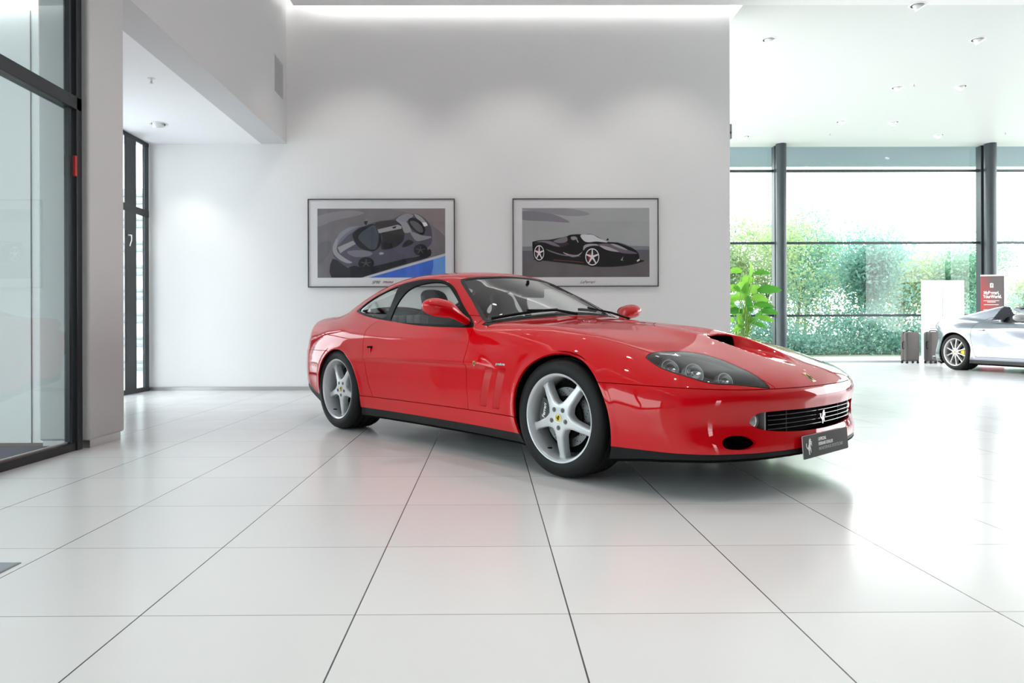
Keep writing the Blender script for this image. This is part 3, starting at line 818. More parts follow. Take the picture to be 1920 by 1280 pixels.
def build_red():
    car = thing('sports_coupe', 'glossy red two-door sports coupe with silver five-spoke wheels on the white floor', 'car',
                (1.08461, 4.36571, 0), math.atan2(-.75969, .65028))
    M = fix_orient(red, *surfnet(red, (-3.62, -1.03, .10), (1.13, 1.03, 1.33), .0135))
    # wheel openings
    for a in (arch_fn(.02, .325, .360), arch_fn(-2.45, .31, .346)): _, M = split(M, a)
    # grille and brake duct openings
    g_out = spline([(-.585, .370), (-.560, .400), (-.50, .412), (-.35, .414), (-.12, .412), (.12, .412), (.35, .414), (.50, .412), (.560, .400), (.585, .370), (.560, .345), (.48, .322), (.30, .306), (0, .299), (-.30, .306), (-.48, .322), (-.560, .345)], 6, True)
    duct = spline([(.722, .277), (.70, .300), (.65, .308), (.595, .297), (.562, .272), (.60, .246), (.655, .241), (.708, .250)], 6, True)
    _, M = split(M, front_fn(g_out)); _, M = split(M, front_fn(duct, .5, 2))
    # hood scoop mouth
    m_back = [(scoop_mouth(y) - .002, y) for y in np.linspace(-.138, .138, 13)]
    m_front = [(scoop_mouth(y) + .058 * max(0, 1 - (y / .139) ** 4) ** .5, y) for y in np.linspace(.138, -.138, 17)]
    _, M = split(M, plan_fn(m_back + m_front, .5, sym=False))
    gill_polys = [[(-.608, .585), (-.533, .586), (-.617, .338), (-.690, .337)], [(-.478, .587), (-.404, .585), (-.485, .334), (-.556, .333)]]
    for gp in gill_polys: _, M = split(M, side_fn(gp, .6))
    # windows
    ws = spline([(-.655, 0), (-.66, .20), (-.685, .42), (-.735, .60), (-.80, .735)], 6)[:-1].tolist() + [(-.80, .735), (-.83, .742)] + spline([(-.86, .735), (-1.10, .635), (-1.34, .535), (-1.385, .50), (-1.395, .455), (-1.365, .30), (-1.345, .15), (-1.34, 0)], 6).tolist()
    ws_poly = ws + [(x, -y) for x, y in ws[::-1] if y > 0]
    WSH, M = split(M, plan_fn(ws_poly, .78, sym=False), .0)
    sw = spline([(-2.56, .975), (-2.50, .958), (-2.324, .926), (-2.08, .897), (-1.87, .877), (-1.482, .843), (-1.107, .829), (-.90, .826), (-.868, .832), (-.90, .856), (-1.094, .972), (-1.29, 1.094), (-1.40, 1.150), (-1.50, 1.182), (-1.608, 1.196), (-1.788, 1.201), (-1.983, 1.184), (-2.112, 1.160), (-2.242, 1.125), (-2.376, 1.078), (-2.474, 1.030)], 5, True)
    SIDE, M = split(M, side_fn(sw, .45))
    rw = [(-2.30, 0), (-2.31, .25), (-2.35, .44), (-2.42, .49), (-2.90, .545), (-2.97, .52), (-3.0, .45), (-3.02, .25), (-3.02, 0)]
    rw_poly = rw + [(x, -y) for x, y in rw[::-1] if y > 0]
    RW, M = split(M, plan_fn(rw_poly, .9, sym=False))
    LIN = M
    glass_in = lambda poly, d, f: (lambda V: f(poly)(V) - d)
    # windscreen
    G, R_ = split(WSH, lambda V: plan_fn(ws_poly, .7, sym=False)(V) - .030)
    skin('windscreen', G, red, M_WS, car, rim=False, offset=-.004); skin('windscreen_seal', R_, red, M_RUB, car, .01)
    G, R_ = split(RW, lambda V: plan_fn(rw_poly, .7, sym=False)(V) - .030)
    skin('rear_window', G, red, M_GL, car, rim=False, offset=-.004); skin('rear_window_seal', R_, red, M_RUB, car, .01)
    dg = spline([(-1.84, .874), (-1.905, .892), (-1.922, .930), (-1.928, .99), (-1.912, 1.062), (-1.865, 1.118), (-1.785, 1.150), (-1.67, 1.166), (-1.55, 1.168), (-1.465, 1.158), (-1.40, 1.135), (-1.33, 1.098), (-1.149, .988), (-.985, .868), (-.98, .842), (-1.10, .846), (-1.48, .858)], 5, True)
    qg = spline([(-2.500, .985), (-2.45, 1.030), (-2.36, 1.072), (-2.24, 1.112), (-2.12, 1.145), (-2.050, 1.156), (-2.030, 1.11), (-2.018, 1.037), (-2.003, .96), (-2.002, .918), (-2.03, .908), (-2.12, .912), (-2.30, .938), (-2.46, .966)], 5, True)
    for s in (-1, 1):
        SD, _ = split(SIDE, lambda V: s * V[:, 1])
        G, SD = split(SD, side_fn(dg, .45)); Q, SD = split(SD, side_fn(qg, .45))
        fr = skin('window_frame', SD, red, M_TRIM, car, .012)
        skin('door_window', G, red, M_GL, car, rim=False, offset=-.006); skin('quarter_window', Q, red, M_GL, car, rim=False, offset=-.006)
    # underside and black lower edge
    U, M = split(M, lambda V: rB(V[:, 0]) + .012 - V[:, 2]); skin('underbody', U, red, M_BLKM, car, rim=False)
    zb = tab([-3.6, -3.2, -3.0, -2.85, -2.1, -.33, .35, 1.2], [.44, .38, .32, .265, .212, .206, .219, .221], .02)
    L, M = split(M, lambda V: zb(V[:, 0]) - V[:, 2], .001); skin('lower_trim', L, red, M_BLK, car, .01, offset=-.003)
    g = .0019
    SK, M = split(M, lambda V: np.minimum(np.minimum(.303 - V[:, 2], V[:, 0] + 2.30), -.10 - V[:, 0]), g)
    for s in (-1, 1):
        a, _ = split(SK, lambda V: s * V[:, 1]); skin('side_skirt', a, red, M_RED, car, .012, offset=.004)
    # front and rear bumpers
    seam = tab([-.4, .3, .55, .77, .95, 1.1], [.546, .543, .538, .530, .522, .518], .01)
    FB, M = split(M, lambda V: np.minimum(seam(V[:, 0]) - V[:, 2], V[:, 0] - .15), g)
    fb = skin('front_bumper', FB, red, M_RED, car, .02)
    RB, M = split(M, lambda V: np.minimum(.640 - V[:, 2], -2.60 - V[:, 0]), g); skin('rear_bumper', RB, red, M_RED, car, .012)
    # headlamps
    hl = spline([(.490, .782), (.470, .760), (.466, .725), (.478, .672), (.515, .592), (.585, .505), (.69, .458), (.80, .452), (.90, .452), (.962, .455), (.965, .475), (.918, .580), (.829, .715), (.72, .775), (.586, .800)], 6, True)
    HL, M = split(M, plan_fn(hl, .45), .0012)
    _, LIN = split(LIN, plan_fn(hl, .45)); skin('inner_liner', LIN, red, M_BLKM, car, offset=-.020, rim=False)
    for s in (-1, 1):
        h, _ = split(HL, lambda V: s * V[:, 1])
        hp = bpy.data.objects.new('headlamp', None); COL.objects.link(hp); hp.parent = car
        ring_in, ring = split(h, lambda V: plan_fn(hl, .4)(V) - .006)
        skin('lamp_cover', ring_in, red, M_LENS, hp, rim=False); skin('lamp_seal', ring, red, M_RUB, hp, .01)
        skin('lamp_housing', h, red, M_HOUS, hp, rim=False, offset=-.12)
        for (x, y, z, r) in ((.575, .715, .610, .046), (.675, .655, .590, .048), (.80, .58, .555, .038)):
            q = MB(); d = Vector((.93, -.25 * 0 - .30 * s * -1 * -1 * 0, .25)).normalized()
            Rq = Vector((.85, s * .35, .35)).to_track_quat('Z', 'Y').to_matrix().to_4x4()
            q.lathe([(.004, -.030), (r * .6, -.022), (r * .9, -.004), (r, .008), (r + .004, .008), (r + .004, -.03)], Matrix.Translation((x, s * y, z)) @ Rq, seg=28)
            q.sph((0, 0, 0), .011, seg=12, M=Matrix.Translation((x, s * y, z)) @ Rq @ Matrix.Translation((0, 0, -.014)))
            q.build('reflector_bowl', M_REFL, hp, smooth=True)
    # bonnet
    hd = [(-.605, 0)] + spline([(-.61, .22), (-.635, .43), (-.685, .62), (-.745, .755), (-.738, .792), (-.60, .775), (-.382, .752), (-.084, .757), (.16, .744), (.299, .730), (.495, .712), (.60, .62), (.80, .52), (.950, .440), (1.02, .40)], 5).tolist() + [(1.20, .40), (1.20, 0)]
    hd_poly = hd + [(x, -y) for x, y in hd[::-1] if y > 0]
    CW, M = split(M, plan_fn([(-.60, -.74), (-.60, .74), (-.80, .77), (-.80, -.77)], .80, sym=False), 0) if False else (None, M)
    HD, M = split(M, plan_fn(hd_poly, .45, sym=False), g); hood = skin('bonnet', HD, red, M_RED, car, .012)
    CWL, M = split(M, plan_fn([(-.58, -.70), (-.58, .70), (-.70, .78), (-.82, .78), (-.82, -.78), (-.70, -.78)], .80, sym=False), 0)
    skin('cowl_panel', CWL, red, M_BLK, car, .01, offset=-.003)
    # doors
    dr = [(-.868, .90), (-.862, .826), (-.830, .77), (-.813, .703), (-.810, .534), (-.807, .381), (-.812, .28), (-1.935, .28), (-1.945, .32), (-1.982, .42), (-2.015, .54), (-2.045, .64), (-2.095, .74), (-2.125, .80), (-2.120, .84), (-2.07, .89), (-2.0, .95), (-1.5, .95)]
    dr = dr[:9] + spline(dr[8:16], 5).tolist() + dr[16:]
    DR, M = split(M, side_fn(dr, .55), g)
    for s in (-1, 1):
        d, _ = split(DR, lambda V: s * V[:, 1]); dd = skin('door', d, red, M_RED, car, .012)
        hn = MB(); y = s * .938
        hn.box(-1.995, -1.945, y - .004 * s, y + .007 * s, .630, .676); hh = hn.build('door_handle', M_RED, dd, bevel=.003)
        hn = MB(); hn.box(-2.000, -1.940, s * .920, s * .9365, .674, .690); hn.build('handle_shade_gap', M_BLKM, dd, bevel=.002)  # black bar stands for the shade in the gap above the handle
    # boot lid
    bt = [(-3.06, -.55), (-3.06, .55), (-3.48, .60), (-3.60, .60), (-3.60, -.60), (-3.48, -.60)]
    BT, M = split(M, plan_fn(bt, .64, sym=False), g); skin('boot_lid', BT, red, M_RED, car, .012)
    skin('body_shell', M, red, M_RED, car, .014)
    # tail lamps
    for s in (-1, 1):
        for yy in (.62, .46):
            q = MB(); xx = -3.51 + float(rRx(yy)) + float(rRz(.775)); q.cyl((xx + .05, s * yy, .78), (xx - .008, s * yy, .778), .056, .05, seg=28); q.build('tail_lamp', mat('tail_red', (.5, .01, .01), rough=.15, coat=1), car, bevel=.006)
    # wheel wells
    for cx, cz, R in ((.02, .325, .372), (-2.45, .31, .358)):
        for s in (-1, 1):
            q = MB(); n = 28; A = [(cx + R * math.cos(PI * 1.16 * k / n - .08 * PI), cz + R * math.sin(PI * 1.16 * k / n - .08 * PI)) for k in range(n + 1)]
            o_ = [q.bm.verts.new((x, s * (.918 if cx > -1 else .925), z)) for x, z in A]; i_ = [q.bm.verts.new((x, s * .56, z)) for x, z in A]
            for k in range(n): q.bm.faces.new((o_[k], o_[k + 1], i_[k + 1], i_[k]))
            q.bm.faces.new(i_)
            q.build('wheel_well', M_BLKM, car)
    # ---- grille
    gr = bpy.data.objects.new('grille', None); COL.objects.link(gr); gr.parent = car
    q = MB()
    for k in range(20):
        y0, y1 = -.58 + k * .058, -.58 + (k + 1) * .058
        x0, x1 = .965 - .20 * y0 * y0, .965 - .20 * y1 * y1
        v = [q.bm.verts.new(p) for p in ((x0 - .06, y0, .27), (x1 - .06, y1, .27), (x1 - .06, y1, .44), (x0 - .06, y0, .44))]; q.bm.faces.new(v)
    q.build('grille_back', M_BLKM, gr)
    for z in (.325, .347, .369, .391):
        pts = [(1.012 - .205 * y * y - .30 * max(0, abs(y) - .4) ** 1.5, y, z) for y in np.linspace(-.465, .465, 30)]
        q = MB(); q.tube(pts, .0030, seg=6); q.build('grille_bar', mat('bar_dark', (.045, .045, .048), rough=.12, coat=1), gr, smooth=True)
    for y in (-.30, .30):
        x = .992 - .22 * y * y; q = MB(); q.box(x - .004, x + .002, y - .002, y + .002, .302, .412); q.build('grille_mesh_bar', M_BLK, gr)
    q = MB(); Mh = Matrix.Translation((1.030, -.02, .356)) @ Matrix(((0, 0, 1), (1, 0, 0), (0, 1, 0))).to_4x4()
    P = [(x * .036, y * .034) for x, y in HORSE]; q.prism(P, -.003, .003, Mh); q.build('prancing_horse', M_CHR, gr)
    for s in (-1, 1):
        q = MB(); q.sph((.922, s * .530, .366), 1, (.014, .050, .036), seg=24); q.build('indicator_lens', mat('clear_lens', (.40, .40, .41), rough=.15, metal=.4, coat=1), gr, smooth=True)
        q = MB(); q.box(.90, .955, s * .478 - .008, s * .478 + .008, .318, .410); q.build('indicator_bezel', mat('bezel_grey', (.12, .12, .12), rough=.4), gr)
        q = MB(); q.box(.76, .80, s * .645 - .09, s * .645 + .09, .235, .315); q.build('duct_back', M_BLKM, car)
    # badge on the nose, wing shields, script
    def on(x, y, z0=.4, z1=1.0):
        a, b = z1, z0
        for _ in range(40):
            m = (a + b) / 2
            if float(red(np.array([x]), np.array([y]), np.array([m]))[0]) > 0: a = m
            else: b = m
        return a
    xa, xb = .955, 1.005; za, zb_ = on(xa, -.06), on(xb, -.06)
    ang = math.atan2(zb_ - za, xb - xa)
    Mb = Matrix.Translation(((xa + xb) / 2, -.06, (za + zb_) / 2 + .001)) @ Matrix.Rotation(-ang, 4, 'Y')
    q = MB(); q.box(-.034, .034, -.020, .020, -.002, .0015, Mb); bd = q.build('nose_badge', M_CHR, car, bevel=.001)
    q = MB(); q.box(-.031, .031, -.017, .017, .0012, .0022, Mb); q.build('badge_field', M_YEL, bd)
    q = MB(); horse(q, .044, Mb @ Matrix.Translation((0, 0, .0022)) @ Matrix.Rotation(PI / 2 * -1, 4, 'Z')); q.build('prancing_horse', M_BLK, bd)
    def yside(x, z, s):
        a, b = 1.02, .7
        for _ in range(40):
            m = (a + b) / 2
            if float(red(np.array([x]), np.array([s * m]), np.array([z]))[0]) > 0: a = m
            else: b = m
        return a
    for s in (-1, 1):
        y = yside(-.70, .60, s)
        Ms = Matrix.Translation((-.70, s * (y + .001), .603)) @ (Matrix(((1, 0, 0), (0, 0, -1), (0, 1, 0))).to_4x4() if s < 0 else Matrix(((-1, 0, 0), (0, 0, 1), (0, 1, 0))).to_4x4())
        q = MB(); q.prism([(-.011, .015), (-.012, 0), (-.006, -.014), (0, -.018), (.006, -.014), (.012, 0), (.011, .015)], -.001, .0015, Ms); sh = q.build('wing_shield', mat('shield_gold', (.6, .42, .12), rough=.3, metal=.6), car)
        q = MB(); horse(q, .022, Ms @ Matrix.Translation((0, 0, .0016))); q.build('prancing_horse', M_BLK, sh)
        y = yside(-.455, .608, s)
        Ms = Matrix.Translation((-.455, s * (y + .0005), .606)) @ (Matrix(((1, 0, 0), (0, 0, -1), (0, 1, 0))).to_4x4() if s < 0 else Matrix(((-1, 0, 0), (0, 0, 1), (0, 1, 0))).to_4x4())
        text_mesh('wing_script', 'pininfarina', .021, M_BLK, car, Ms @ Matrix.Translation((-.050, -.006, .001)), shear=.25, bold=.0012, sx=.95)
        text_mesh('wing_script_chrome', 'pininfarina', .021, M_CHR, car, Ms @ Matrix.Translation((-.050, -.006, .0024)), shear=.25, sx=.95)
    for s in (-1, 1):
        for gp in gill_polys:
            tl, tr, br, bl = [np.array(p) for p in gp]; nv, nu = 14, 6
            R_ = []
            for i in range(nv + 1):
                v = i / nv; a = tl + (bl - tl) * v; b = tr + (br - tr) * v; row = []
                for j in range(nu + 1):
                    p = a + (b - a) * j / nu; row.append((p[0], s * (yside(p[0], p[1], s) - .0015 - .032 * (j / nu)), p[1]))
                row.append((b[0] + .001, s * (yside(b[0], b[1], s) - .0005), b[1])); R_.append(row)
            V = [p for r in R_ for p in r]; m_ = nu + 2; F = [(i * m_ + j, i * m_ + j + 1, (i + 1) * m_ + j + 1, (i + 1) * m_ + j) for i in range(nv) for j in range(nu + 1)]
            for r in (R_[0], R_[-1]):
                k0 = len(V); V += [(p[0], s * yside(p[0], p[2], s), p[2]) for p in r[:nu + 1]]; base = 0 if r is R_[0] else nv * m_
                F += [(base + j, base + j + 1, k0 + j + 1, k0 + j) for j in range(nu)]
            link_mesh('side_gill', V, F, M_RED, car)
    # display plate
    Mp = Matrix.Translation((1.052, -.03, .225)) @ Matrix.Rotation(math.radians(-4), 4, 'Y') @ Matrix(((0, 0, 1), (1, 0, 0), (0, 1, 0))).to_4x4()
    def rrect(w, h, r, n=5):
        out = []
        for cx, cy, a0 in ((w - r, h - r, 0), (-w + r, h - r, 90), (-w + r, -h + r, 180), (w - r, -h + r, 270)):
            for k in range(n + 1): a = math.radians(a0 + 90 * k / n); out.append((cx + r * math.cos(a), cy + r * math.sin(a)))
        return out
    q = MB(); q.prism(rrect(.262, .0575, .008), -.002, .002, Mp); plm = q.build('number_plate', mat('plate_edge', (.6, .6, .6), rough=.4), car)
    q = MB(); q.prism(rrect(.2605, .056, .007), .0018, .0026, Mp); q.build('plate_face', M_PLATE, plm)
    q = MB(); P = [(x * .040, y * .040) for x, y in HORSE]; q.prism([(x - .195, y) for x, y in P], .0026, .0032, Mp); q.build('prancing_horse', M_WHT, plm)
    for i, (tx, m_) in enumerate((('OFFICIAL', M_WHT), ('FERRARI DEALER', M_WHT), ('MUNSTERHUIS SPORTSCARS', M_GRY))):
        text_mesh('plate_lettering', tx, .0225, m_, plm, Mp @ Matrix.Translation((-.095, .020 - .024 * i, .0028)), shear=.25, bold=.0007 if i < 2 else .0003, sx=1.0)
    q = MB(); q.box(.985, 1.045, -.20, .14, .195, .245); q.build('plate_bracket', M_BLKM, car)
    # splitter: dark inner lip seen below the bumper
    q = MB()
    for (h0, z0, z1) in ((.0, .166, .196),):
        ys = np.linspace(-.46, .46, 24); A = [(.975 - .30 * y * y, y) for y in ys]
        q.prism([(x - .16, y) for x, y in A[::-1]] + A, z0, z1)
    q.build('chin_spoiler', mat('chin_grey', (.10, .09, .09), rough=.25, coat=.5), car, bevel=.006)
    # door mirrors
    def mir(x, y, z):
        f = np.sqrt(((x + 1.000) / .085) ** 2 + ((y - .995) / .118) ** 2 + ((z - .958 - .10 * (y - 1.0)) / .060) ** 2); e = (f - 1) * .065
        p0 = np.array([-.950, .800, .868]); p1 = np.array([-.975, .930, .942]); d = p1 - p0; L = d @ d
        t = np.clip(((x - p0[0]) * d[0] + (y - p0[1]) * d[1] + (z - p0[2]) * d[2]) / L, 0, 1)
        s = np.sqrt((x - p0[0] - t * d[0]) ** 2 + (y - p0[1] - t * d[1]) ** 2 + (z - p0[2] - t * d[2]) ** 2) - (.026 + .010 * t)
        e = smin(e, s, .05)
        return smax(e, -(x + 1.055), .01)
    V, T = fix_orient(mir, *surfnet(mir, (-1.12, .74, .80), (-.85, 1.15, 1.06), .008))
    for s in (-1, 1):
        Vm = V * np.array([1, s, 1]); Tm = T if s > 0 else T[:, ::-1].copy()
        N = grad(mir, V); N /= np.linalg.norm(N, axis=1)[:, None]; N = N * np.array([1, s, 1])
        mo = link_mesh('door_mirror', Vm, Tm, M_RED, car, smooth=True, normals=N)
        q = MB(); q.cyl((0, 0, 0), (-.004, 0, 0), .05, seg=32); 
        mg = q.build('mirror_glass', mat('mirror_glass', (.8, .82, .84), rough=.02, metal=1), mo)
        mg.matrix_local = Matrix.Translation((-1.052, s * .995, .958)) @ Matrix.Diagonal((1, 1.9, .95, 1))
    # wipers
    for y0, y1 in ((-.70, -.18), (.03, .24)):
        n = 14; pts = []
        for k in range(n + 1):
            y = y0 + (y1 - y0) * k / n; x = -.72 - .10 * abs(y) ** 2 * 1.5 + .005; x = -.705 - .22 * y * y
            pts.append((x, y, on(x, y, .7, 1.3) + .014))
        q = MB(); q.tube(pts, .0065, seg=6); wp = q.build('wiper', M_BLK, car, smooth=True)
        ym = (y0 + y1) / 2; xm = -.705 - .22 * ym * ym
        q = MB(); b0 = (-.60, ym + .34, on(-.60, ym + .34, .7, 1.2) + .012); q.tube([b0, (-.655, ym + .2, on(-.655, ym + .2, .7, 1.2) + .03), (xm, ym, on(xm, ym, .7, 1.3) + .028)], [.010, .008, .006], seg=8); q.build('wiper_arm', M_BLK, wp, smooth=True)
        q = MB(); q.tube([(p[0] - .004, p[1], p[2] - .010) for p in pts], .003, seg=4); q.build('wiper_blade', M_RUB, wp)
    # ---- cabin
    q = MB(); q.box(-2.55, -.75, -.80, .80, .16, .20); q.box(-.80, -.70, -.80, .80, .2, .80); q.build('cabin_floor', M_BLKM, car)
    def seat(yc):
        sroot = bpy.data.objects.new('seat', None); COL.objects.link(sroot); sroot.parent = car
        def f(x, y, z):
            # backrest: slab leaning back with rounded shoulders and integrated headrest
            u = (x + 1.68) + .36 * (z - .45); w = .235 - .115 * sstep(.86, 1.02, z)
            b = smax(smax(np.abs(u) - .055, np.abs(y) - w, .06), np.abs(z - .75) - .39, .08)
            c = smax(smax(np.abs(z - .38 + .12 * (x + 1.4)) - .075, np.abs(y) - .24, .06), np.abs(x + 1.38) - .28, .08)
            side = smax(smax(np.abs(np.abs(y) - .21) - .035, np.abs(u - .05) - .06, .05), np.abs(z - .62) - .22, .06)
            return smin(smin(b, c, .05), side, .03)
        V, T = fix_orient(f, *surfnet(f, (-2.2, -.30, .25), (-1.0, .30, 1.20), .022))
        V = V + np.array([0, yc, 0]); link_mesh('seat_cushion', V, T, M_LEA, sroot, smooth=True)
        q = MB(); q.box(-1.85, -1.25, yc - .2, yc + .2, .2, .30); q.build('seat_rail', M_BLKM, sroot)
    seat(-.37); seat(.37)
    def dash(x, y, z):
        a = np.sqrt(y * y + 1e-4)
        b = smax(smax(np.abs(x + .90) - .20, a - .74, .06), z - (.835 + .020 * bump(y, .36, .2) - .25 * (a / .75) ** 4 * .05), .07)
        b = smax(b, .45 - z, .02)
        h = smax(np.sqrt(((x + 1.02) / .13) ** 2 + ((y - .36) / .22) ** 2 + ((z - .83) / .065) ** 2) * .1 - .1, -(z - .7), .01)
        return smin(b, h, .03)
    V, T = fix_orient(dash, *surfnet(dash, (-1.22, -.80, .42), (-.66, .80, .95), .025)); link_mesh('dashboard', V, T, M_LEA, car, smooth=True)
    q = MB(); Mw = Matrix.Translation((-1.24, .36, .78)) @ Matrix.Rotation(math.radians(-68), 4, 'Y')
    q.tube([Mw @ Vector((.18 * math.cos(a), .18 * math.sin(a), 0)) for a in np.linspace(0, 2 * PI, 40)], .014, seg=8)
    for a in (0.2, PI - .2, -PI / 2): q.cyl(Mw @ Vector((0, 0, -.01)), Mw @ Vector((.17 * math.sin(a), .17 * math.cos(a), 0)), .012, seg=8)
    q.cyl(Mw @ Vector((0, 0, -.03)), Mw @ Vector((0, 0, .02)), .05, seg=20); q.build('steering_wheel', M_LEA, car, smooth=True)
    q = MB(); q.box(-2.98, -2.10, -.66, .66, .20, .86); q.build('parcel_shelf', M_LEA, car, bevel=.03)
    q = MB()
    for k in range(4): q.box(-2.03 + k * .105 - .11 * 0, -2.03 + k * .105 + .085, -.70, -.62, .835, .925)
    q.build('quilted_trim', mat('quilt_grey', (.05, .05, .05), rough=.5), car, bevel=.014)
    q = MB(); q.box(-1.17, -1.13, -.12, .12, 1.055, 1.125); q.box(-1.2, -1.19, -.01, .01, 1.14, 1.19); q.build('rear_view_mirror', M_BLK, car, bevel=.012)
    # ---- wheels: outer rim plane at .925
    spk = spoke_mesh(1.0, .072)
    for s in (-1, 1):
        make_wheel(car, (0, s * .925, .328), s, .330, .128, .004, 1, .925, near=(s < 0), spk=spk, cal_ang=168 if s < 0 else 12)
        make_wheel(car, (-2.497, s * .925, .330), s, .330, .148, .036, .6, .925, near=(s < 0), spk=spoke_mesh(.45, .072), cal_ang=30 if s < 0 else 150)
    return car
# ------------------------------------------------------------------ framed pictures
from mathutils.geometry import tessellate_polygon
def picture(name, label, x0, x1, z0, z1, px0, px1, pz0, pz1, draw, script):
    t = thing(name, label, 'picture', ((x0 + x1) / 2, YB, (z0 + z1) / 2))
    cx, cz = (x0 + x1) / 2, (z0 + z1) / 2
    L = lambda x: x - cx
    Z = lambda z: z - cz
    MF = mat('picture_frame_dark', (.06, .06, .065), rough=.35)
    w = .012
    for a in ((x0, x1, z1 - w, z1), (x0, x1, z0, z0 + w), (x0, x0 + w, z0 + w, z1 - w), (x1 - w, x1, z0 + w, z1 - w)):
        q = MB(); q.box(L(a[0]), L(a[1]), -.040, -.001, Z(a[2]), Z(a[3])); q.build('frame_rail', MF, t, bevel=.001)
    q = MB(); q.box(L(x0 + w), L(x1 - w), -.026, -.002, Z(z0 + w), Z(z1 - w)); q.build('mount_board', mat('mount_white', (.86, .86, .88), rough=.7), t)
    pr = bpy.data.objects.new('print', None); COL.objects.link(pr); pr.parent = t
    cnt = [0]
    W = px1 - px0; Hh = pz1 - pz0
    def poly(P, m, name='print_shape', sm=0, clipit=True):
        if sm: P = spline(P, sm, True)
        P = np.array(P, float); P[:, 0] = np.clip(P[:, 0], 0, 1); P[:, 1] = np.clip(P[:, 1], 0, 1)
        cnt[0] += 1; y = -.0262 - .00012 * cnt[0]
        V = [(L(px0 + u * W), y, Z(pz1 - v * Hh)) for u, v in P]
        T = tessellate_polygon([[Vector((v[0], v[2], 0)) for v in V]])
        F = []
        for i, j, k in T:
            c = (V[j][0] - V[i][0]) * (V[k][2] - V[i][2]) - (V[j][2] - V[i][2]) * (V[k][0] - V[i][0])
            if abs(c) > 1e-12: F.append((i, j, k) if c > 0 else (i, k, j))
        return link_mesh(name, V, F, m, pr)
    draw(poly)
    script(t, L, Z)
    q = MB(); q.box(L(x0 + w), L(x1 - w), -.0345, -.0335, Z(z0 + w), Z(z1 - w)); q.build('cover_glass', glass_mat('picture_glass', (1, 1, 1), refl=.9, ior=1.45, fres=.7), t)
    return t
def pm(name, c, noise=None, rough=.6): return mat('print_' + name, tuple(min(.9, v * (1.75 if max(c) > .05 else 1.0)) for v in c), rough=rough, noise=noise)
def disc(u, v, ru, rv, a0=0, a1=2 * PI, n=28, rot=0):
    return [(u + ru * math.cos(a), v + rv * math.sin(a)) for a in np.linspace(a0, a1, n, endpoint=(a1 - a0 < 6.2))]
def star(poly, u, v, ru, rv, m, hub=.16, wd=.10, n=5, ph=-PI / 2):
    for k in range(n):
        a = ph + 2 * PI * k / n; c, s = math.cos(a), math.sin(a)
        poly([(u + ru * (c * .96 - s * wd * .8), v + rv * (s * .96 + c * wd * .8)), (u + ru * (c * .96 + s * wd * .8), v + rv * (s * .96 - c * wd * .8)), (u + ru * s * wd * 1.5, v - rv * c * wd * 1.5), (u - ru * s * wd * 1.5, v + rv * c * wd * 1.5)], m, 'print_spoke')
    poly(disc(u, v, ru * hub, rv * hub, n=12), m)
def A(P, x0, y0, w, h): return [((x - x0) / w, (y - y0) / h) for x, y in P]

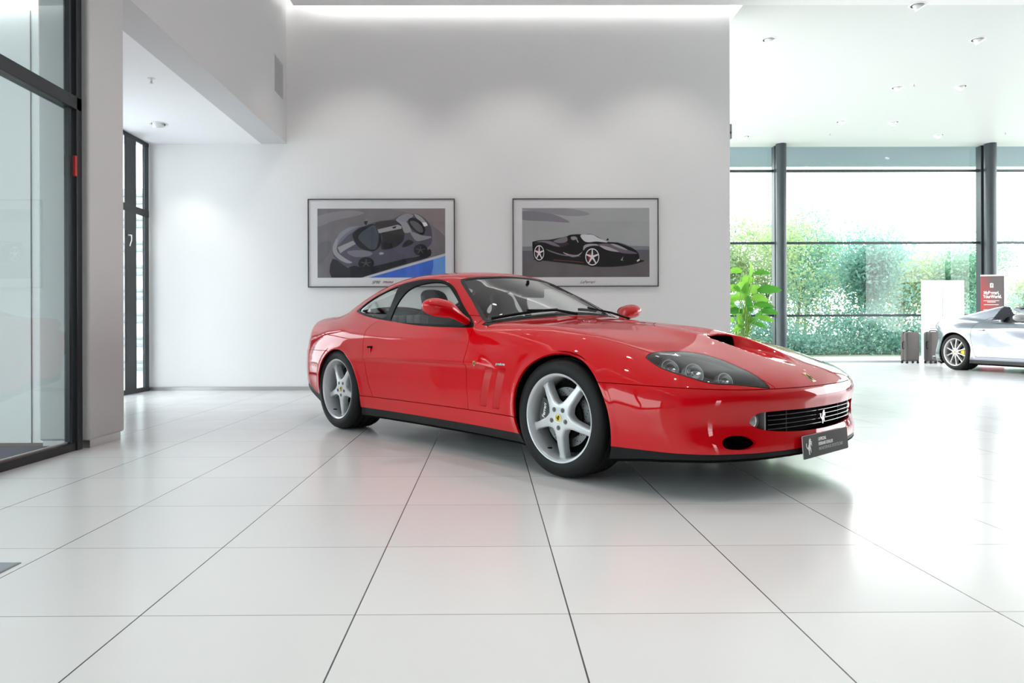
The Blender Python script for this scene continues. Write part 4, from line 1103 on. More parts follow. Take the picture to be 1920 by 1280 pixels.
def draw1(poly):
    a = lambda P: A(P, 217, 193, 1485, 797)
    poly([(0, 0), (1, 0), (1, 1), (0, 1)], pm('asphalt', (.115, .105, .115), noise=(5, .28, 0)))
    poly(a([(217, 280), (560, 215), (760, 250), (420, 330), (217, 400)]), pm('asphalt_light', (.165, .155, .168), noise=(5, .2, 0)), sm=4)
    poly(a([(217, 620), (350, 560), (380, 640), (300, 780), (217, 830)]), pm('asphalt_mid', (.09, .085, .10), noise=(5, .2, 0)), sm=4)
    poly(a([(1050, 193), (1702, 193), (1702, 520), (1600, 420), (1350, 260)]), pm('asphalt_warm', (.16, .135, .14), noise=(4, .2, 0)))
    poly(a([(730, 990), (1702, 712), (1702, 742), (815, 990)]), pm('stripe_grey', (.36, .37, .40)))
    poly(a([(815, 990), (1702, 742), (1702, 990)]), pm('blue', (.035, .10, .42), noise=(7, .3, 0)))
    poly(a([(1530, 990), (1562, 860), (1562, 781), (1702, 742), (1702, 990)]), pm('blue_light', (.09, .22, .52), noise=(7, .2, 0)))
    poly(a([(395, 770), (560, 870), (640, 850), (1160, 780), (1400, 740), (1520, 660), (1530, 740), (1400, 790), (1200, 845), (1000, 905), (800, 965), (700, 990), (380, 990)]), pm('shadow', (.012, .014, .020)), sm=3)
    body = pm('body_dark', (.055, .052, .075)); lite = pm('body_light', (.17, .17, .19)); blk = pm('black', (.010, .011, .014)); mid = pm('body_mid', (.11, .11, .145)); brn = pm('roof_brown', (.030, .024, .024)); sil = pm('silver', (.22, .22, .23))
    poly(a([(388, 690), (398, 610), (440, 520), (500, 455), (590, 405), (660, 395), (750, 398), (830, 365), (950, 335), (1060, 322), (1130, 300), (1180, 270), (1240, 255), (1310, 262), (1370, 255), (1440, 290), (1500, 345), (1540, 430), (1550, 520), (1540, 600), (1500, 640), (1450, 700), (1380, 740), (1200, 780), (1000, 830), (860, 860), (760, 880), (640, 850), (560, 865), (480, 815), (415, 760)]), body, sm=4)
    poly(a([(440, 520), (500, 455), (590, 405), (700, 400), (660, 440), (560, 510), (450, 620), (445, 580)]), mid, sm=4)
    poly(a([(460, 500), (560, 420), (680, 402), (560, 470), (480, 545), (445, 600)]), pm('hood_grey', (.17, .18, .20)), sm=4)
    poly(a([(400, 610), (445, 525), (450, 600), (440, 660), (470, 715), (560, 780), (620, 815), (560, 822), (470, 780), (405, 715), (392, 660)]), sil, sm=4)
    poly(a([(450, 640), (630, 562), (662, 600), (545, 665), (480, 710)]), sil)
    poly(a([(560, 690), (720, 672), (850, 700), (820, 740), (650, 750)]), pm('fender_light', (.13, .125, .15)), sm=4)
    poly(a([(625, 490), (690, 430), (780, 395), (870, 372), (915, 430), (950, 480), (962, 560), (940, 630), (880, 680), (790, 675), (700, 640), (650, 570)]), blk, sm=4)
    poly(a([(690, 510), (860, 385), (905, 440), (930, 520), (905, 640), (840, 668), (760, 610)]), pm('screen', (.040, .050, .060)), sm=3)
    poly(a([(880, 372), (960, 340), (1130, 328), (1190, 370), (1225, 470), (1215, 560), (1120, 640), (980, 670), (955, 620), (970, 540), (945, 455)]), brn, sm=3)
    poly(a([(965, 480), (1000, 560), (980, 650), (1120, 640), (1215, 560), (1190, 500)]), blk, sm=3)
    poly(a([(915, 435), (1150, 380), (1195, 398), (1195, 425), (930, 478)]), sil)
    poly(a([(1085, 408), (1135, 395), (1125, 420), (1095, 425)]), blk)
    poly(a([(1130, 330), (1170, 300), (1250, 345), (1310, 450), (1290, 470), (1225, 470), (1190, 380)]), pm('spine', (.20, .20, .21)), sm=3)
    poly(a([(1150, 300), (1240, 255), (1330, 270), (1300, 310), (1240, 345), (1180, 340)]), lite, sm=4)
    poly(a([(1340, 260), (1400, 275), (1460, 330), (1490, 390), (1450, 400), (1390, 330)]), pm('tail_grey', (.22, .22, .23)), sm=4)
    poly(a([(1270, 330), (1320, 300), (1400, 330), (1450, 390), (1470, 450), (1440, 500), (1370, 470), (1300, 410)]), blk, sm=4)
    poly(a([(1290, 350), (1350, 340), (1430, 400), (1440, 470), (1370, 450)]), pm('engine_cover', (.075, .07, .08)), sm=3)
    poly(a([(1435, 355), (1480, 352), (1500, 390), (1455, 400)]), pm('plate_white', (.55, .55, .55)))
    poly(a([(1300, 460), (1420, 500), (1540, 520), (1500, 545), (1380, 570), (1330, 530)]), lite, sm=4)
    poly(a([(1205, 640), (1215, 600), (1270, 555), (1330, 575), (1320, 600), (1260, 630)]), blk, sm=3)
    poly(a([(930, 710), (960, 695), (990, 712), (950, 728)]), sil, sm=3)
    poly(a([(755, 350), (800, 315), (800, 350), (785, 385), (770, 375)]), blk)
    poly(a([(765, 335), (800, 313), (798, 335)]), lite)
    poly(a([(590, 405), (660, 396), (750, 398), (660, 412)]), lite)
    for c, r in (((782, 825), (80, 62)), ((1415, 672), (70, 58))):
        u, v = a([c])[0]; ru, rv = r[0] / 1485, r[1] / 797
        poly(disc(u, v, ru * 1.15, rv * 1.15), pm('tyre', (.010, .010, .012))); star(poly, u, v, ru * .85, rv * .85, pm('spoke_dark', (.045, .048, .055)), wd=.09)
def script1(t, L, Z):
    M = lambda x, z: Matrix.Translation((L(x), -.0263, Z(z))) @ Matrix.Rotation(PI / 2, 4, 'X')
    text_mesh('print_script_grey', 'SF90', .052, mat('ink_grey', (.20, .21, .22), rough=.7), t, M(-1.560, 1.434), shear=.45, bold=.002, sx=1.02)
    text_mesh('print_script_red', 'STRADALE', .033, mat('ink_red', (.22, .015, .05), rough=.7), t, M(-1.412, 1.442), shear=.45, bold=.0012, sx=.86)
def draw2(poly):
    a = lambda P: A(P, 187, 193, 1528, 822)
    poly([(0, 0), (1, 0), (1, 1), (0, 1)], pm('sky_grey', (.26, .27, .27), noise=(1.2, .22, 0)))
    poly(a([(187, 230), (500, 250), (760, 360), (500, 350), (187, 330)]), pm('cloud_dark', (.15, .145, .165), noise=(2, .2, 0)), sm=4)
    poly(a([(187, 193), (700, 193), (1000, 260), (800, 290), (400, 240)]), pm('cloud_mid', (.19, .185, .20), noise=(2, .2, 0)), sm=4)
    poly(a([(187, 650), (600, 640), (1100, 630), (1715, 650), (1715, 720), (187, 720)]), pm('horizon', (.15, .15, .165), noise=(1, .1, 0)))
    poly(a([(187, 700), (1715, 690), (1715, 800), (187, 800)]), pm('ground_far', (.085, .082, .10), noise=(2, .15, 0)))
    poly(a([(187, 780), (1715, 780), (1715, 1015), (187, 1015)]), pm('ground_near', (.095, .085, .09), noise=(4, .25, 0)))
    blk = pm('car_black', (.006, .005, .006)); pl = pm('plum', (.045, .030, .042)); lt = pm('sheen', (.26, .24, .27)); gl = pm('screen_light', (.44, .44, .46)); md = pm('sheen_mid', (.13, .115, .14)); wh = pm('wheel_silver', (.50, .50, .51))
    poly(a([(320, 800), (460, 820), (900, 870), (1120, 895), (1400, 885), (1600, 845), (1600, 810), (900, 800)]), pm('ground_shadow', (.010, .009, .010)), sm=3)
    poly(a([(308, 610), (325, 590), (400, 575), (520, 568), (640, 545), (720, 530), (760, 512), (830, 506), (880, 505), (920, 515), (970, 502), (1030, 508), (1090, 535), (1200, 592), (1330, 605), (1430, 635), (1540, 690), (1585, 740), (1590, 800), (1560, 840), (1400, 868), (1150, 885), (1000, 880), (900, 850), (560, 812), (460, 800), (345, 795), (318, 740)]), blk, sm=4)
    poly(a([(330, 600), (420, 580), (520, 575), (640, 548), (720, 532), (700, 590), (750, 620), (640, 660), (520, 630), (440, 600), (350, 625)]), pl, sm=4)
    poly(a([(560, 590), (650, 548), (720, 535), (725, 590), (640, 610)]), md, sm=4)
    poly(a([(360, 592), (480, 582), (560, 600), (640, 650), (560, 640), (460, 605)]), md, sm=4)
    poly(a([(885, 520), (970, 508), (1040, 515), (1100, 548), (1215, 602), (1080, 592), (990, 600), (930, 585)]), gl, sm=4)
    poly(a([(770, 540), (820, 530), (850, 560), (790, 575)]), pm('headrest', (.20, .19, .19)), sm=3)
    poly(a([(930, 640), (1000, 620), (1100, 628), (1180, 660), (1060, 640), (960, 660), (920, 700)]), lt, sm=4)
    poly(a([(1090, 630), (1250, 620), (1420, 680), (1570, 735), (1420, 735), (1330, 715), (1200, 690)]), pm('hood_plum', (.10, .08, .10)), sm=4)
    poly(a([(1120, 640), (1230, 660), (1350, 715), (1250, 705), (1170, 680)]), pm('lamp_pink', (.30, .26, .28)), sm=4)
    poly(a([(1250, 620), (1330, 632), (1450, 690), (1400, 685), (1300, 650)]), lt, sm=4)
    poly(a([(1310, 598), (1420, 625), (1520, 675), (1450, 650), (1370, 620)]), pm('hood_blue', (.07, .075, .12)), sm=4)
    poly(a([(680, 718), (760, 745), (850, 750), (910, 712), (860, 765), (780, 775), (700, 740)]), lt, sm=4)
    poly(a([(470, 680), (560, 710), (700, 750), (900, 770), (700, 762), (540, 720)]), md, sm=4)
    poly(a([(560, 805), (930, 838), (930, 842), (560, 810)]), pm('red_line', (.22, .06, .05)))
    poly(a([(1370, 815), (1400, 770), (1388, 812), (1405, 822)]), lt)
    poly(a([(1560, 820), (1590, 800), (1600, 815), (1570, 835)]), gl)
    poly(a([(1195, 570), (1215, 552), (1228, 570), (1210, 585)]), blk); poly(a([(790, 590), (820, 575), (850, 592), (845, 612), (800, 612)]), blk, sm=3); poly(a([(845, 565), (862, 600), (856, 604), (838, 570)]), gl)
    for c, r in (((390, 725), (60, 90)), ((1027, 775), (84, 102))):
        u, v = a([c])[0]; ru, rv = r[0] / 1528, r[1] / 822
        poly(disc(u, v, ru * 1.22, rv * 1.18), pm('tyre2', (.004, .004, .004)))
        poly(disc(u, v, ru, rv), wh); poly(disc(u, v, ru * .88, rv * .88), pm('wheel_dark', (.012, .010, .010)))
        poly(disc(u - ru * .35, v, ru * .22, rv * .45), pm('caliper_red', (.25, .01, .02)))
        star(poly, u, v, ru * .95, rv * .95, wh, wd=.10, ph=-PI / 2)
def script2(t, L, Z):
    M = Matrix.Translation((L(1.245), -.0263, Z(1.432))) @ Matrix.Rotation(PI / 2, 4, 'X')
    text_mesh('print_script', 'LaFerrari', .050, mat('ink_plum', (.17, .10, .12), rough=.7), t, M, shear=.6, bold=.0006, sx=1.05)
picture('framed_picture', 'framed photograph of a dark grey car seen from above, with a blue corner', -2.418, -.441, 1.384, 2.574, -2.290, -.570, 1.514, 2.444, draw1, script1)
picture('framed_picture', 'framed photograph of a low black open car with pale wheels', .338, 2.306, 1.384, 2.575, .467, 2.184, 1.514, 2.445, draw2, script2)

# ------------------------------------------------------------------ potted plant behind the poster wall
def leaf_mat(name, c, tr):
    if name in MATS: return MATS[name]
    m = bpy.data.materials.new(name); m.use_nodes = True; nt = m.node_tree; b = nt.nodes['Principled BSDF']
    b.inputs['Base Color'].default_value = (*c, 1); b.inputs['Roughness'].default_value = .45
    t = nt.nodes.new('ShaderNodeBsdfTranslucent'); t.inputs[0].default_value = (*tr, 1); mx = nt.nodes.new('ShaderNodeMixShader'); mx.inputs[0].default_value = .45
    nt.links.new(b.outputs[0], mx.inputs[1]); nt.links.new(t.outputs[0], mx.inputs[2]); nt.links.new(mx.outputs[0], nt.nodes['Material Output'].inputs[0])
    MATS[name] = m; return m
def leaf_blade(q, base, direc, length, width, droop, roll=0.0, n=10):
    """broad pointed leaf with a folded midrib"""
    d = Vector(direc).normalized(); nn = Vector((roll, -1.0, .35)); s = d.cross(nn)
    if s.length < .1: s = d.cross(Vector((0, 0, 1)))
    s.normalize()
    p = Vector(base); rows = []
    for i in range(n + 1):
        t = i / n
        w = width * .5 * (math.sin(PI * min(1, t * .96 + .04)) ** .62) * (1 - .25 * t)
        if i == n: w = .001
        nrm = s.cross(d).normalized()
        rows.append([q.bm.verts.new(p + s * (k / 3) * w + nrm * (abs(k) / 3) * w * .28 + nrm * .004 * math.sin(9 * t + k)) for k in (-3, -1.5, 0, 1.5, 3)])
        d = (d + Vector((0, 0, -droop / n))).normalized(); p = p + d * (length / n)
    for i in range(n):
        for k in range(4): q.bm.faces.new((rows[i][k], rows[i][k + 1], rows[i + 1][k + 1], rows[i + 1][k]))
def plant():
    rnd = random.Random(5)
    cx, cy = 4.42, 12.0
    t = thing('potted_plant', 'tall bright green broad-leaved plant standing by the window wall behind the poster wall', 'plant', (cx, cy, 0))
    q = MB(); q.lathe([(.0, .0), (.17, 0), (.22, .42), (.225, .44), (.205, .44), (.20, .40), (.0, .40)], seg=36); q.build('pot', mat('pot_grey', (.25, .25, .25), rough=.5), t, smooth=True)
    q = MB(); q.cyl((0, 0, .39), (0, 0, .405), .195, seg=28); q.build('soil', mat('soil', (.05, .035, .025), rough=.95), t)
    LG = leaf_mat('plant_leaf', (.09, .30, .03), (.24, .52, .06)); LD = leaf_mat('plant_leaf_dark', (.03, .17, .02), (.08, .30, .03)); SG = mat('plant_stem', (.16, .30, .06), rough=.5)
    sc = 12.0 / 1290
    # leaf tips in the frame: (px of blade base, py, direction, length, width)
    L = [((1407, 520), (.05, -.2, 1), .26, .20, .5, .2), ((1395, 508), (-1, -.2, .15), .26, .12, .5, 0.2), ((1420, 512), (1, -.1, .25), .27, .11, .6, .3), ((1400, 545), (-.5, -.6, .2), .30, .24, .6, 0),
         ((1384, 545), (-1, -.3, .4), .30, .17, .9, 0), ((1424, 545), (1, -.3, .12), .40, .17, .35, .4), ((1412, 560), (.8, -.6, .3), .28, .17, 1.0, 0), ((1385, 560), (-.8, -.5, .1), .32, .15, .8, 0),
         ((1412, 572), (1, -.4, .0), .34, .13, .4, -.2), ((1400, 575), (.3, -.9, .1), .28, .20, 1.1, 0), ((1384, 580), (-1, -.3, .1), .28, .14, .9, 0), ((1425, 585), (.9, -.5, .25), .28, .14, .9, 0),
         ((1418, 596), (1, -.4, -.05), .26, .12, .5, .2), ((1380, 600), (-.7, -.6, .1), .26, .13, 1.0, 0), ((1400, 598), (.5, -.8, -.1), .24, .13, .8, 0), ((1392, 530), (.6, .5, .3), .3, .18, .6, 0), ((1405, 560), (-.3, .9, .2), .3, .2, .6, 0),
         ((1390, 585), (-.9, .4, .2), .3, .16, .8, 0), ((1415, 550), (.4, .8, .4), .3, .2, .6, 0), ((1378, 570), (-.6, .6, .3), .3, .16, .8, 0), ((1420, 607), (.8, -.4, -.2), .2, .1, .6, 0), ((1388, 612), (-.6, -.6, -.1), .22, .11, .8, 0),
         ((1390, 560), (.2, -.4, .9), .30, .15, .6, .3), ((1408, 585), (-.2, -.5, .8), .30, .14, .6, -.3), ((1380, 590), (-.3, -.4, .9), .28, .13, .7, .2), ((1396, 605), (.15, -.5, .8), .32, .12, .5, 0), ((1416, 600), (.4, -.4, .7), .28, .11, .6, .4), ((1386, 618), (-.2, -.5, .9), .30, .10, .5, 0), ((1402, 620), (.1, -.4, .9), .30, .10, .5, .2)]
    for i, ((px, py), d, ln, wd, dr, ro) in enumerate(L):
        x = (px - 921) * sc + .0049 * 12 - cx; z = CAM_H + (615.5 - py) * sc; y = rnd.uniform(-.12, .12)
        b0 = (rnd.uniform(-.07, .07), rnd.uniform(-.06, .06), .40)
        q = MB(); P = [b0, (b0[0] * 1.6 + x * .15, b0[1] * 1.3 + y * .3, .40 + (z - .40) * .45), (x * .75, y * .8, .40 + (z - .40) * .82), (x, y, z)]
        q.tube(spline(P, 5), [.011 - .0003 * k for k in range(16)], seg=6); st = q.build('stem', SG, t, smooth=True)
        q = MB(); leaf_blade(q, (x, y, z), (d[0], d[1] * .4, d[2] + .1), ln * 1.05, wd * 1.1, dr, ro * 2 + rnd.uniform(-.9, .9)); q.build('leaf', LD if i % 3 == 2 else LG, st, smooth=True)
plant()

# ------------------------------------------------------------------ suitcases, screen, banner
def suitcase(loc, rz, label, src=None):
    if src is not None:
        t = copy_tree(src); t.location = loc; t.rotation_euler = (0, 0, rz); t['label'] = label; return t
    t = thing('suitcase', label, 'suitcase', loc, rz, 'grey trolley cases by the window')
    sh = mat('case_grey', (.085, .075, .073), rough=.5, noise=(30, .1, .1))
    q = MB(); q.box(-.165, .165, -.115, .115, .055, .72); q.build('shell', sh, t, bevel=.045, seg=4, smooth=True)
    q = MB(); q.box(-.169, .169, -.006, .006, .050, .725); q.build('zip_band', mat('case_zip', (.05, .05, .05), rough=.6), t, bevel=.003)
    q = MB(); q.tube(spline([(-.165, -.03, .50), (-.195, -.03, .49), (-.200, -.03, .42), (-.195, -.03, .35), (-.165, -.03, .34)], 4), .010, seg=8); q.build('side_handle', M_BLK, t, smooth=True)
    q = MB(); q.tube(spline([(-.09, 0, .715), (-.08, 0, .745), (0, 0, .752), (.08, 0, .745), (.09, 0, .715)], 4), .010, seg=8); q.build('top_handle', M_BLK, t, smooth=True)
    q = MB(); q.box(-.10, .10, .115, .130, .60, .72); q.build('trolley_grip', M_BLK, t, bevel=.005)
    for x in (-.13, .13):
        for y in (-.085, .085):
            q = MB(); q.cyl((x, y - .012, .026), (x, y + .012, .026), .026, seg=18); q.box(x - .012, x + .012, y - .018, y + .018, .045, .065); q.build('castor', M_BLK, t)
    return t
s1 = suitcase((9.72, 15.80, 0), math.radians(4), 'grey wheeled suitcase standing free by the window, left of the pair')
suitcase((10.21, 15.72, 0), math.radians(6), 'grey wheeled suitcase half hidden behind the tail of the silver car', s1)
sc_ = thing('acrylic_screen', 'tall translucent white screen standing behind the silver car', 'screen', (10.98, 15.95, 0))
m = bpy.data.materials.new('acrylic_white'); m.use_nodes = True; nt = m.node_tree; b = nt.nodes['Principled BSDF']; b.inputs['Base Color'].default_value = (.86, .88, .90, 1); b.inputs['Roughness'].default_value = .3
tl = nt.nodes.new('ShaderNodeBsdfTranslucent'); tl.inputs[0].default_value = (.9, .92, .95, 1); tp = nt.nodes.new('ShaderNodeBsdfTransparent'); mx = nt.nodes.new('ShaderNodeMixShader'); mx.inputs[0].default_value = .55; m2 = nt.nodes.new('ShaderNodeMixShader'); m2.inputs[0].default_value = .12
nt.links.new(b.outputs[0], mx.inputs[1]); nt.links.new(tl.outputs[0], mx.inputs[2]); nt.links.new(mx.outputs[0], m2.inputs[1]); nt.links.new(tp.outputs[0], m2.inputs[2]); nt.links.new(m2.outputs[0], nt.nodes['Material Output'].inputs[0])
for x0, x1 in ((-.90, -.41), (-.395, .10)):
    q = MB(); q.box(x0, x1, -.006, .006, .04, 1.92); q.build('panel', m, sc_)
q = MB(); q.box(-.90, .10, -.12, .12, 0, .04); q.build('foot', M_LAMPW, sc_, bevel=.004)
bn = thing('banner_stand', 'red and grey roll-up banner with white lettering in front of the right window post', 'banner', (11.155, 15.15, 0), math.radians(-6))
bm_ = bpy.data.materials.new('banner_print'); bm_.use_nodes = True; nt = bm_.node_tree; b = nt.nodes['Principled BSDF']; b.inputs['Roughness'].default_value = .5
tc = nt.nodes.new('ShaderNodeTexCoord'); sp = nt.nodes.new('ShaderNodeSeparateXYZ'); cr = nt.nodes.new('ShaderNodeValToRGB'); ad = nt.nodes.new('ShaderNodeMath'); ad.operation = 'MULTIPLY_ADD'; ad.inputs[1].default_value = .34
nt.links.new(tc.outputs['Object'], sp.inputs[0]); nt.links.new(sp.outputs[2], ad.inputs[0]); nt.links.new(sp.outputs[0], ad.inputs[2])
sb = nt.nodes.new('ShaderNodeMath'); sb.operation = 'MULTIPLY_ADD'; sb.inputs[1].default_value = 1.3; sb.inputs[2].default_value = -.22
nt.links.new(ad.outputs[0], sb.inputs[0]); nt.links.new(sb.outputs[0], cr.inputs[0]); nt.links.new(cr.outputs[0], b.inputs['Base Color'])
cr.color_ramp.elements[0].position = .12; cr.color_ramp.elements[0].color = (.42, .035, .03, 1); cr.color_ramp.elements[1].position = .62; cr.color_ramp.elements[1].color = (.085, .07, .07, 1)
q = MB(); q.box(-.245, .235, -.004, .004, .08, 1.96); bp_ = q.build('printed_sheet', bm_, bn)
for a in ((-.245, .25, -.012, .012, 1.955, 1.985), (.235, .255, -.012, .012, .06, 1.96)): q = MB(); q.box(*a); q.build('frame_rail', M_LAMPW, bn)
q = MB(); q.box(-.27, .27, -.10, .10, 0, .07); q.build('base', M_INOX, bn, bevel=.01)
MT = lambda x, z: Matrix.Translation((x, -.0045, z)) @ Matrix.Rotation(PI / 2, 4, 'X')
WB = mat('banner_white', (.85, .85, .85), rough=.5)
text_mesh('banner_lettering', 'MyFerrari,', .098, WB, bp_, MT(-.185, 1.555), bold=.003, sx=.78); text_mesh('banner_lettering', 'YourWorld.', .098, WB, bp_, MT(-.195, 1.470), bold=.003, sx=.78)
for x0, x1, z in ((-.19, .16, 1.405), (-.11, .07, 1.375), (-.18, .13, 1.315), (-.19, .15, 1.205), (-.14, .10, 1.18)):
    q = MB(); n = int((x1 - x0) / .022)
    for k in range(n): q.box(x0 + k * .022, x0 + k * .022 + .016, -.0055, -.0042, z, z + .014)
    q.build('small_print_line', WB, bp_)
q = MB(); q.prism([(-.035, 0), (.035, 0), (.035, .09), (.02, .10), (-.02, .10), (-.035, .09)], 0, .001, MT(-.02, 1.70)); bs = q.build('banner_shield', WB, bp_)
q = MB(); horse(q, .065, MT(-.02, 1.752) @ Matrix.Translation((0, 0, .001))); q.build('prancing_horse', mat('banner_grey', (.16, .14, .14), rough=.5), bs)
q = MB(); q.box(-.075, .015, -.0055, -.0042, .985, 1.09); q.build('white_square', WB, bp_)

# ------------------------------------------------------------------ trees outside
def tree(x, y, h, spread, label, seed, src_mats, lean=0.0, base=.9):
    rnd = random.Random(seed); rs = np.random.RandomState(seed)
    t = thing('tree', label, 'tree', (x, y, -.03), 0, 'leafy trees outside the window wall')
    q = MB(); tips = []
    def branch(p, d, ln, r, depth):
        pts = [p]; rr = [r]; n = 4
        for i in range(n):
            d = (d + Vector((rnd.uniform(-.16, .16), rnd.uniform(-.16, .16), rnd.uniform(0, .10)))).normalized(); p = p + d * ln / n; pts.append(p); rr.append(r * (1 - .5 * (i + 1) / n))
        q.tube(pts, rr, seg=6 if depth else 9)
        tips.extend(pts[1:] if depth else pts[3:])
        if depth < 3:
            for k in range(4 if depth == 0 else 3):
                a = rnd.uniform(0, 2 * PI); e = rnd.uniform(.35, .95)
                nd = (d * .8 + Vector((math.cos(a), math.sin(a), .25)) * e * spread).normalized()
                branch(pts[rnd.randint(2, n)], nd, ln * rnd.uniform(.55, .75), rr[-1] * .8, depth + 1)
    for k in range(rnd.randint(1, 2)):
        branch(Vector((rnd.uniform(-.3, .3) * k, rnd.uniform(-.3, .3) * k, 0)), Vector((lean + rnd.uniform(-.12, .12), rnd.uniform(-.1, .1), 1)).normalized(), h * .40, .055 * h / 5, 0)
    q.build('trunk', mat('bark', (.13, .12, .10), rough=.9), t)
    T = np.array([tuple(p) for p in tips]); T = T[T[:, 2] > base]
    n = 9000
    c = T[rs.randint(0, len(T), n)] + rs.normal(0, 1, (n, 3)) * np.array([.34, .34, .26])
    low = rs.rand(n) < .24; c[low, 2] = rs.uniform(.1, h * .5, low.sum()); c[low, 0] = rs.normal(0, 1.1, low.sum()); c[low, 1] = rs.normal(0, .7, low.sum())
    c = c[c[:, 2] > .02]
    n = len(c)
    a = rs.normal(0, 1, (n, 3)); a /= np.linalg.norm(a, axis=1)[:, None]; b = np.cross(a, rs.normal(0, 1, (n, 3))); b /= np.linalg.norm(b, axis=1)[:, None]
    s = rs.uniform(.034, .066, n)[:, None]
    V = np.stack([c - a * s * 1.3, c + b * s * .62, c + a * s * 1.3, c - b * s * .62], 1).reshape(-1, 3); F = np.arange(4 * n).reshape(-1, 4)
    crown = link_mesh('crown', V, F, src_mats[seed % len(src_mats)], t)
def leafm(name, c, tr):
    m = leaf_mat(name, c, tr); return m
TM = [leafm('leaf_green', (.17, .31, .22), (.26, .50, .34)), leafm('leaf_teal', (.15, .29, .25), (.22, .46, .38)), leafm('leaf_yellow', (.24, .33, .17), (.40, .54, .26))]
TR = [(7.2, 24.5, 6.5, 'leafy tree seen between the poster wall and the left window post', 1), (9.8, 23.8, 5.8, 'tall leafy tree rising right beside the left window post', 2), (11.4, 25.5, 6.7, 'tallest leafy tree in the middle of the large window', 3),
      (12.9, 23.2, 4.5, 'leafy tree standing left of centre in the large window, lower than its neighbour', 4), (14.6, 25.0, 4.9, 'leafy tree just left of the white screen in the large window', 5), (16.6, 24.0, 4.4, 'lower leafy tree behind the white screen', 6),
      (18.6, 25.4, 4.1, 'small leafy tree left of the right window post', 7), (21.2, 26.0, 3.3, 'sparse tree right of the right window post at the edge of the view', 8), (8.4, 28.5, 6.2, 'leafy tree in the rear row, leftmost', 9), (13.4, 29.0, 5.8, 'leafy tree in the rear row behind the middle of the large window', 10),
      (17.2, 29.5, 5.0, 'leafy tree in the rear row behind the white screen', 11), (5.6, 25.5, 6.0, 'leafy tree partly hidden by the poster wall', 12)]
for x, y, h, lb, sd in TR: tree(x, y, h, 1.0, lb, sd, TM)
def hedge_row():
    rs = np.random.RandomState(3); n = 40000
    x = rs.uniform(2, 26, n); z = rs.beta(1.2, 1.6, n) * .85 * (1.5 + .5 * np.sin(x * 1.7) + .3 * np.sin(x * 4.1)); y = 22.2 + rs.normal(0, .5, n)
    c = np.stack([x, y, z], 1); a = rs.normal(0, 1, (n, 3)); a /= np.linalg.norm(a, axis=1)[:, None]; b = np.cross(a, rs.normal(0, 1, (n, 3))); b /= np.linalg.norm(b, axis=1)[:, None]
    s = rs.uniform(.028, .052, n)[:, None]
    V = np.stack([c - a * s * 1.2, c + b * s * .7, c + a * s * 1.2, c - b * s * .7], 1).reshape(-1, 3)
    o = link_mesh('undergrowth', V, np.arange(4 * n).reshape(-1, 4), TM[1]); tag(o, 'dense green undergrowth below the trees outside the window wall', 'undergrowth', kind='stuff')
hedge_row()
# ------------------------------------------------------------------ the silver open car at the right
M_SIL = mat('silver_paint', (.27, .29, .33), rough=.28, metal=.7, coat=1.0, coat_rough=.03)
vW = tab([-3.9, -3.6, -3.3, -3.0, -2.7, -2.4, -2.0, -1.5, -1.0, -.5, 0, .4, .7, 1.0], [.80, .88, .945, .975, .985, .965, .925, .905, .91, .94, .965, .95, .90, .80], .08)
vD = tab([.05, .15, .25, .35, .45, .60, .72, .82, .92, 1.0, 1.1], [-.08, -.04, -.005, -.01, -.025, -.012, 0, -.01, -.05, -.11, -.2], .04)
vZ = tab([-3.8, -3.56, -3.45, -3.25, -2.9, -2.4, -2.0, -1.4, -.8, -.4, 0, .4, .7, .95, 1.1], [.80, .90, .965, 1.01, 1.02, .985, .955, .935, .93, .91, .87, .80, .70, .58, .48], .06)
vK = tab([-3.9, -3.0, -2.2, -1.0, 0, 1], [.20, .22, .14, .12, .22, .2], .1)
vXf = tab([0, .3, .5, .7, .85, .95, 1.1], [0, .02, .07, .17, .32, .5, .8], .02)
vRx = tab([0, .3, .5, .7, .85, .95, 1.1], [0, .01, .04, .13, .26, .42, .7], .02)
vRz = tab([.05, .2, .3, .45, .6, .75, .9, 1.0], [.12, .02, .0, .04, .08, .06, .02, .02], .02)
def sil_body(x, y, z):
    a = np.sqrt(y * y + 1e-5); Y = vW(x) + vD(z)
    for cx in (0, -2.72):
        r = np.sqrt((x - cx) ** 2 + (z - .345) ** 2); Y = Y + .015 * bump(r, .38, .045) * (z > .1)
    # long hollow in the door running down towards the front
    u = x + 2.15; zc = .80 - .22 * np.clip(u, 0, 2)
    Y = Y - .035 * np.exp(-((z - zc) / .11) ** 2) * sstep(.15, .9, u) * (1 - sstep(1.5, 2.0, u))
    f = smax((a - Y) * .95, (z - (vZ(x) - .05 * (a / .8) ** 2)) * .95, vK(x))
    f = smax(f, (x - (1.02 - vXf(a) - .25 * np.clip(z - .5, 0, 1) ** 2)) * .85, .12); f = smax(f, ((-3.60 + vRx(a) + vRz(z)) - x) * .85, .08)
    f = smax(f, .12 - z, .02)
    # cockpit opening
    c = smax(smax(np.abs(x + 1.50) - .62, a - .62, .15), .70 - z, .03)
    return smax(f, -c, .03)
def sil_fly(x, y, z):
    """buttresses behind the seats and the rear deck between them"""
    a = np.sqrt(y * y + 1e-5)
    top = np.interp(x, [-3.5, -3.2, -2.75, -2.40, -2.15, -1.98], [.94, 1.005, 1.075, 1.145, 1.195, 1.215])
    cen = np.interp(x, [-3.5, -3.0, -2.5, -2.05], [.94, 1.01, 1.06, 1.08])
    w = sstep(.30, .50, a) * (1 - sstep(.60, .66, a) * 0)
    zt = cen + (top - cen) * w
    side = a - (.72 - .45 * (z - 1.0) - .03 * (x < -3))
    cut = (x + 1.98) + .55 * (1.20 - z) * 0.9
    return smax(smax(smax((z - zt) * .9, side * .9, .08), cut * .9, .02), smax(-(x + 3.6), .8 - z, .02), .02)
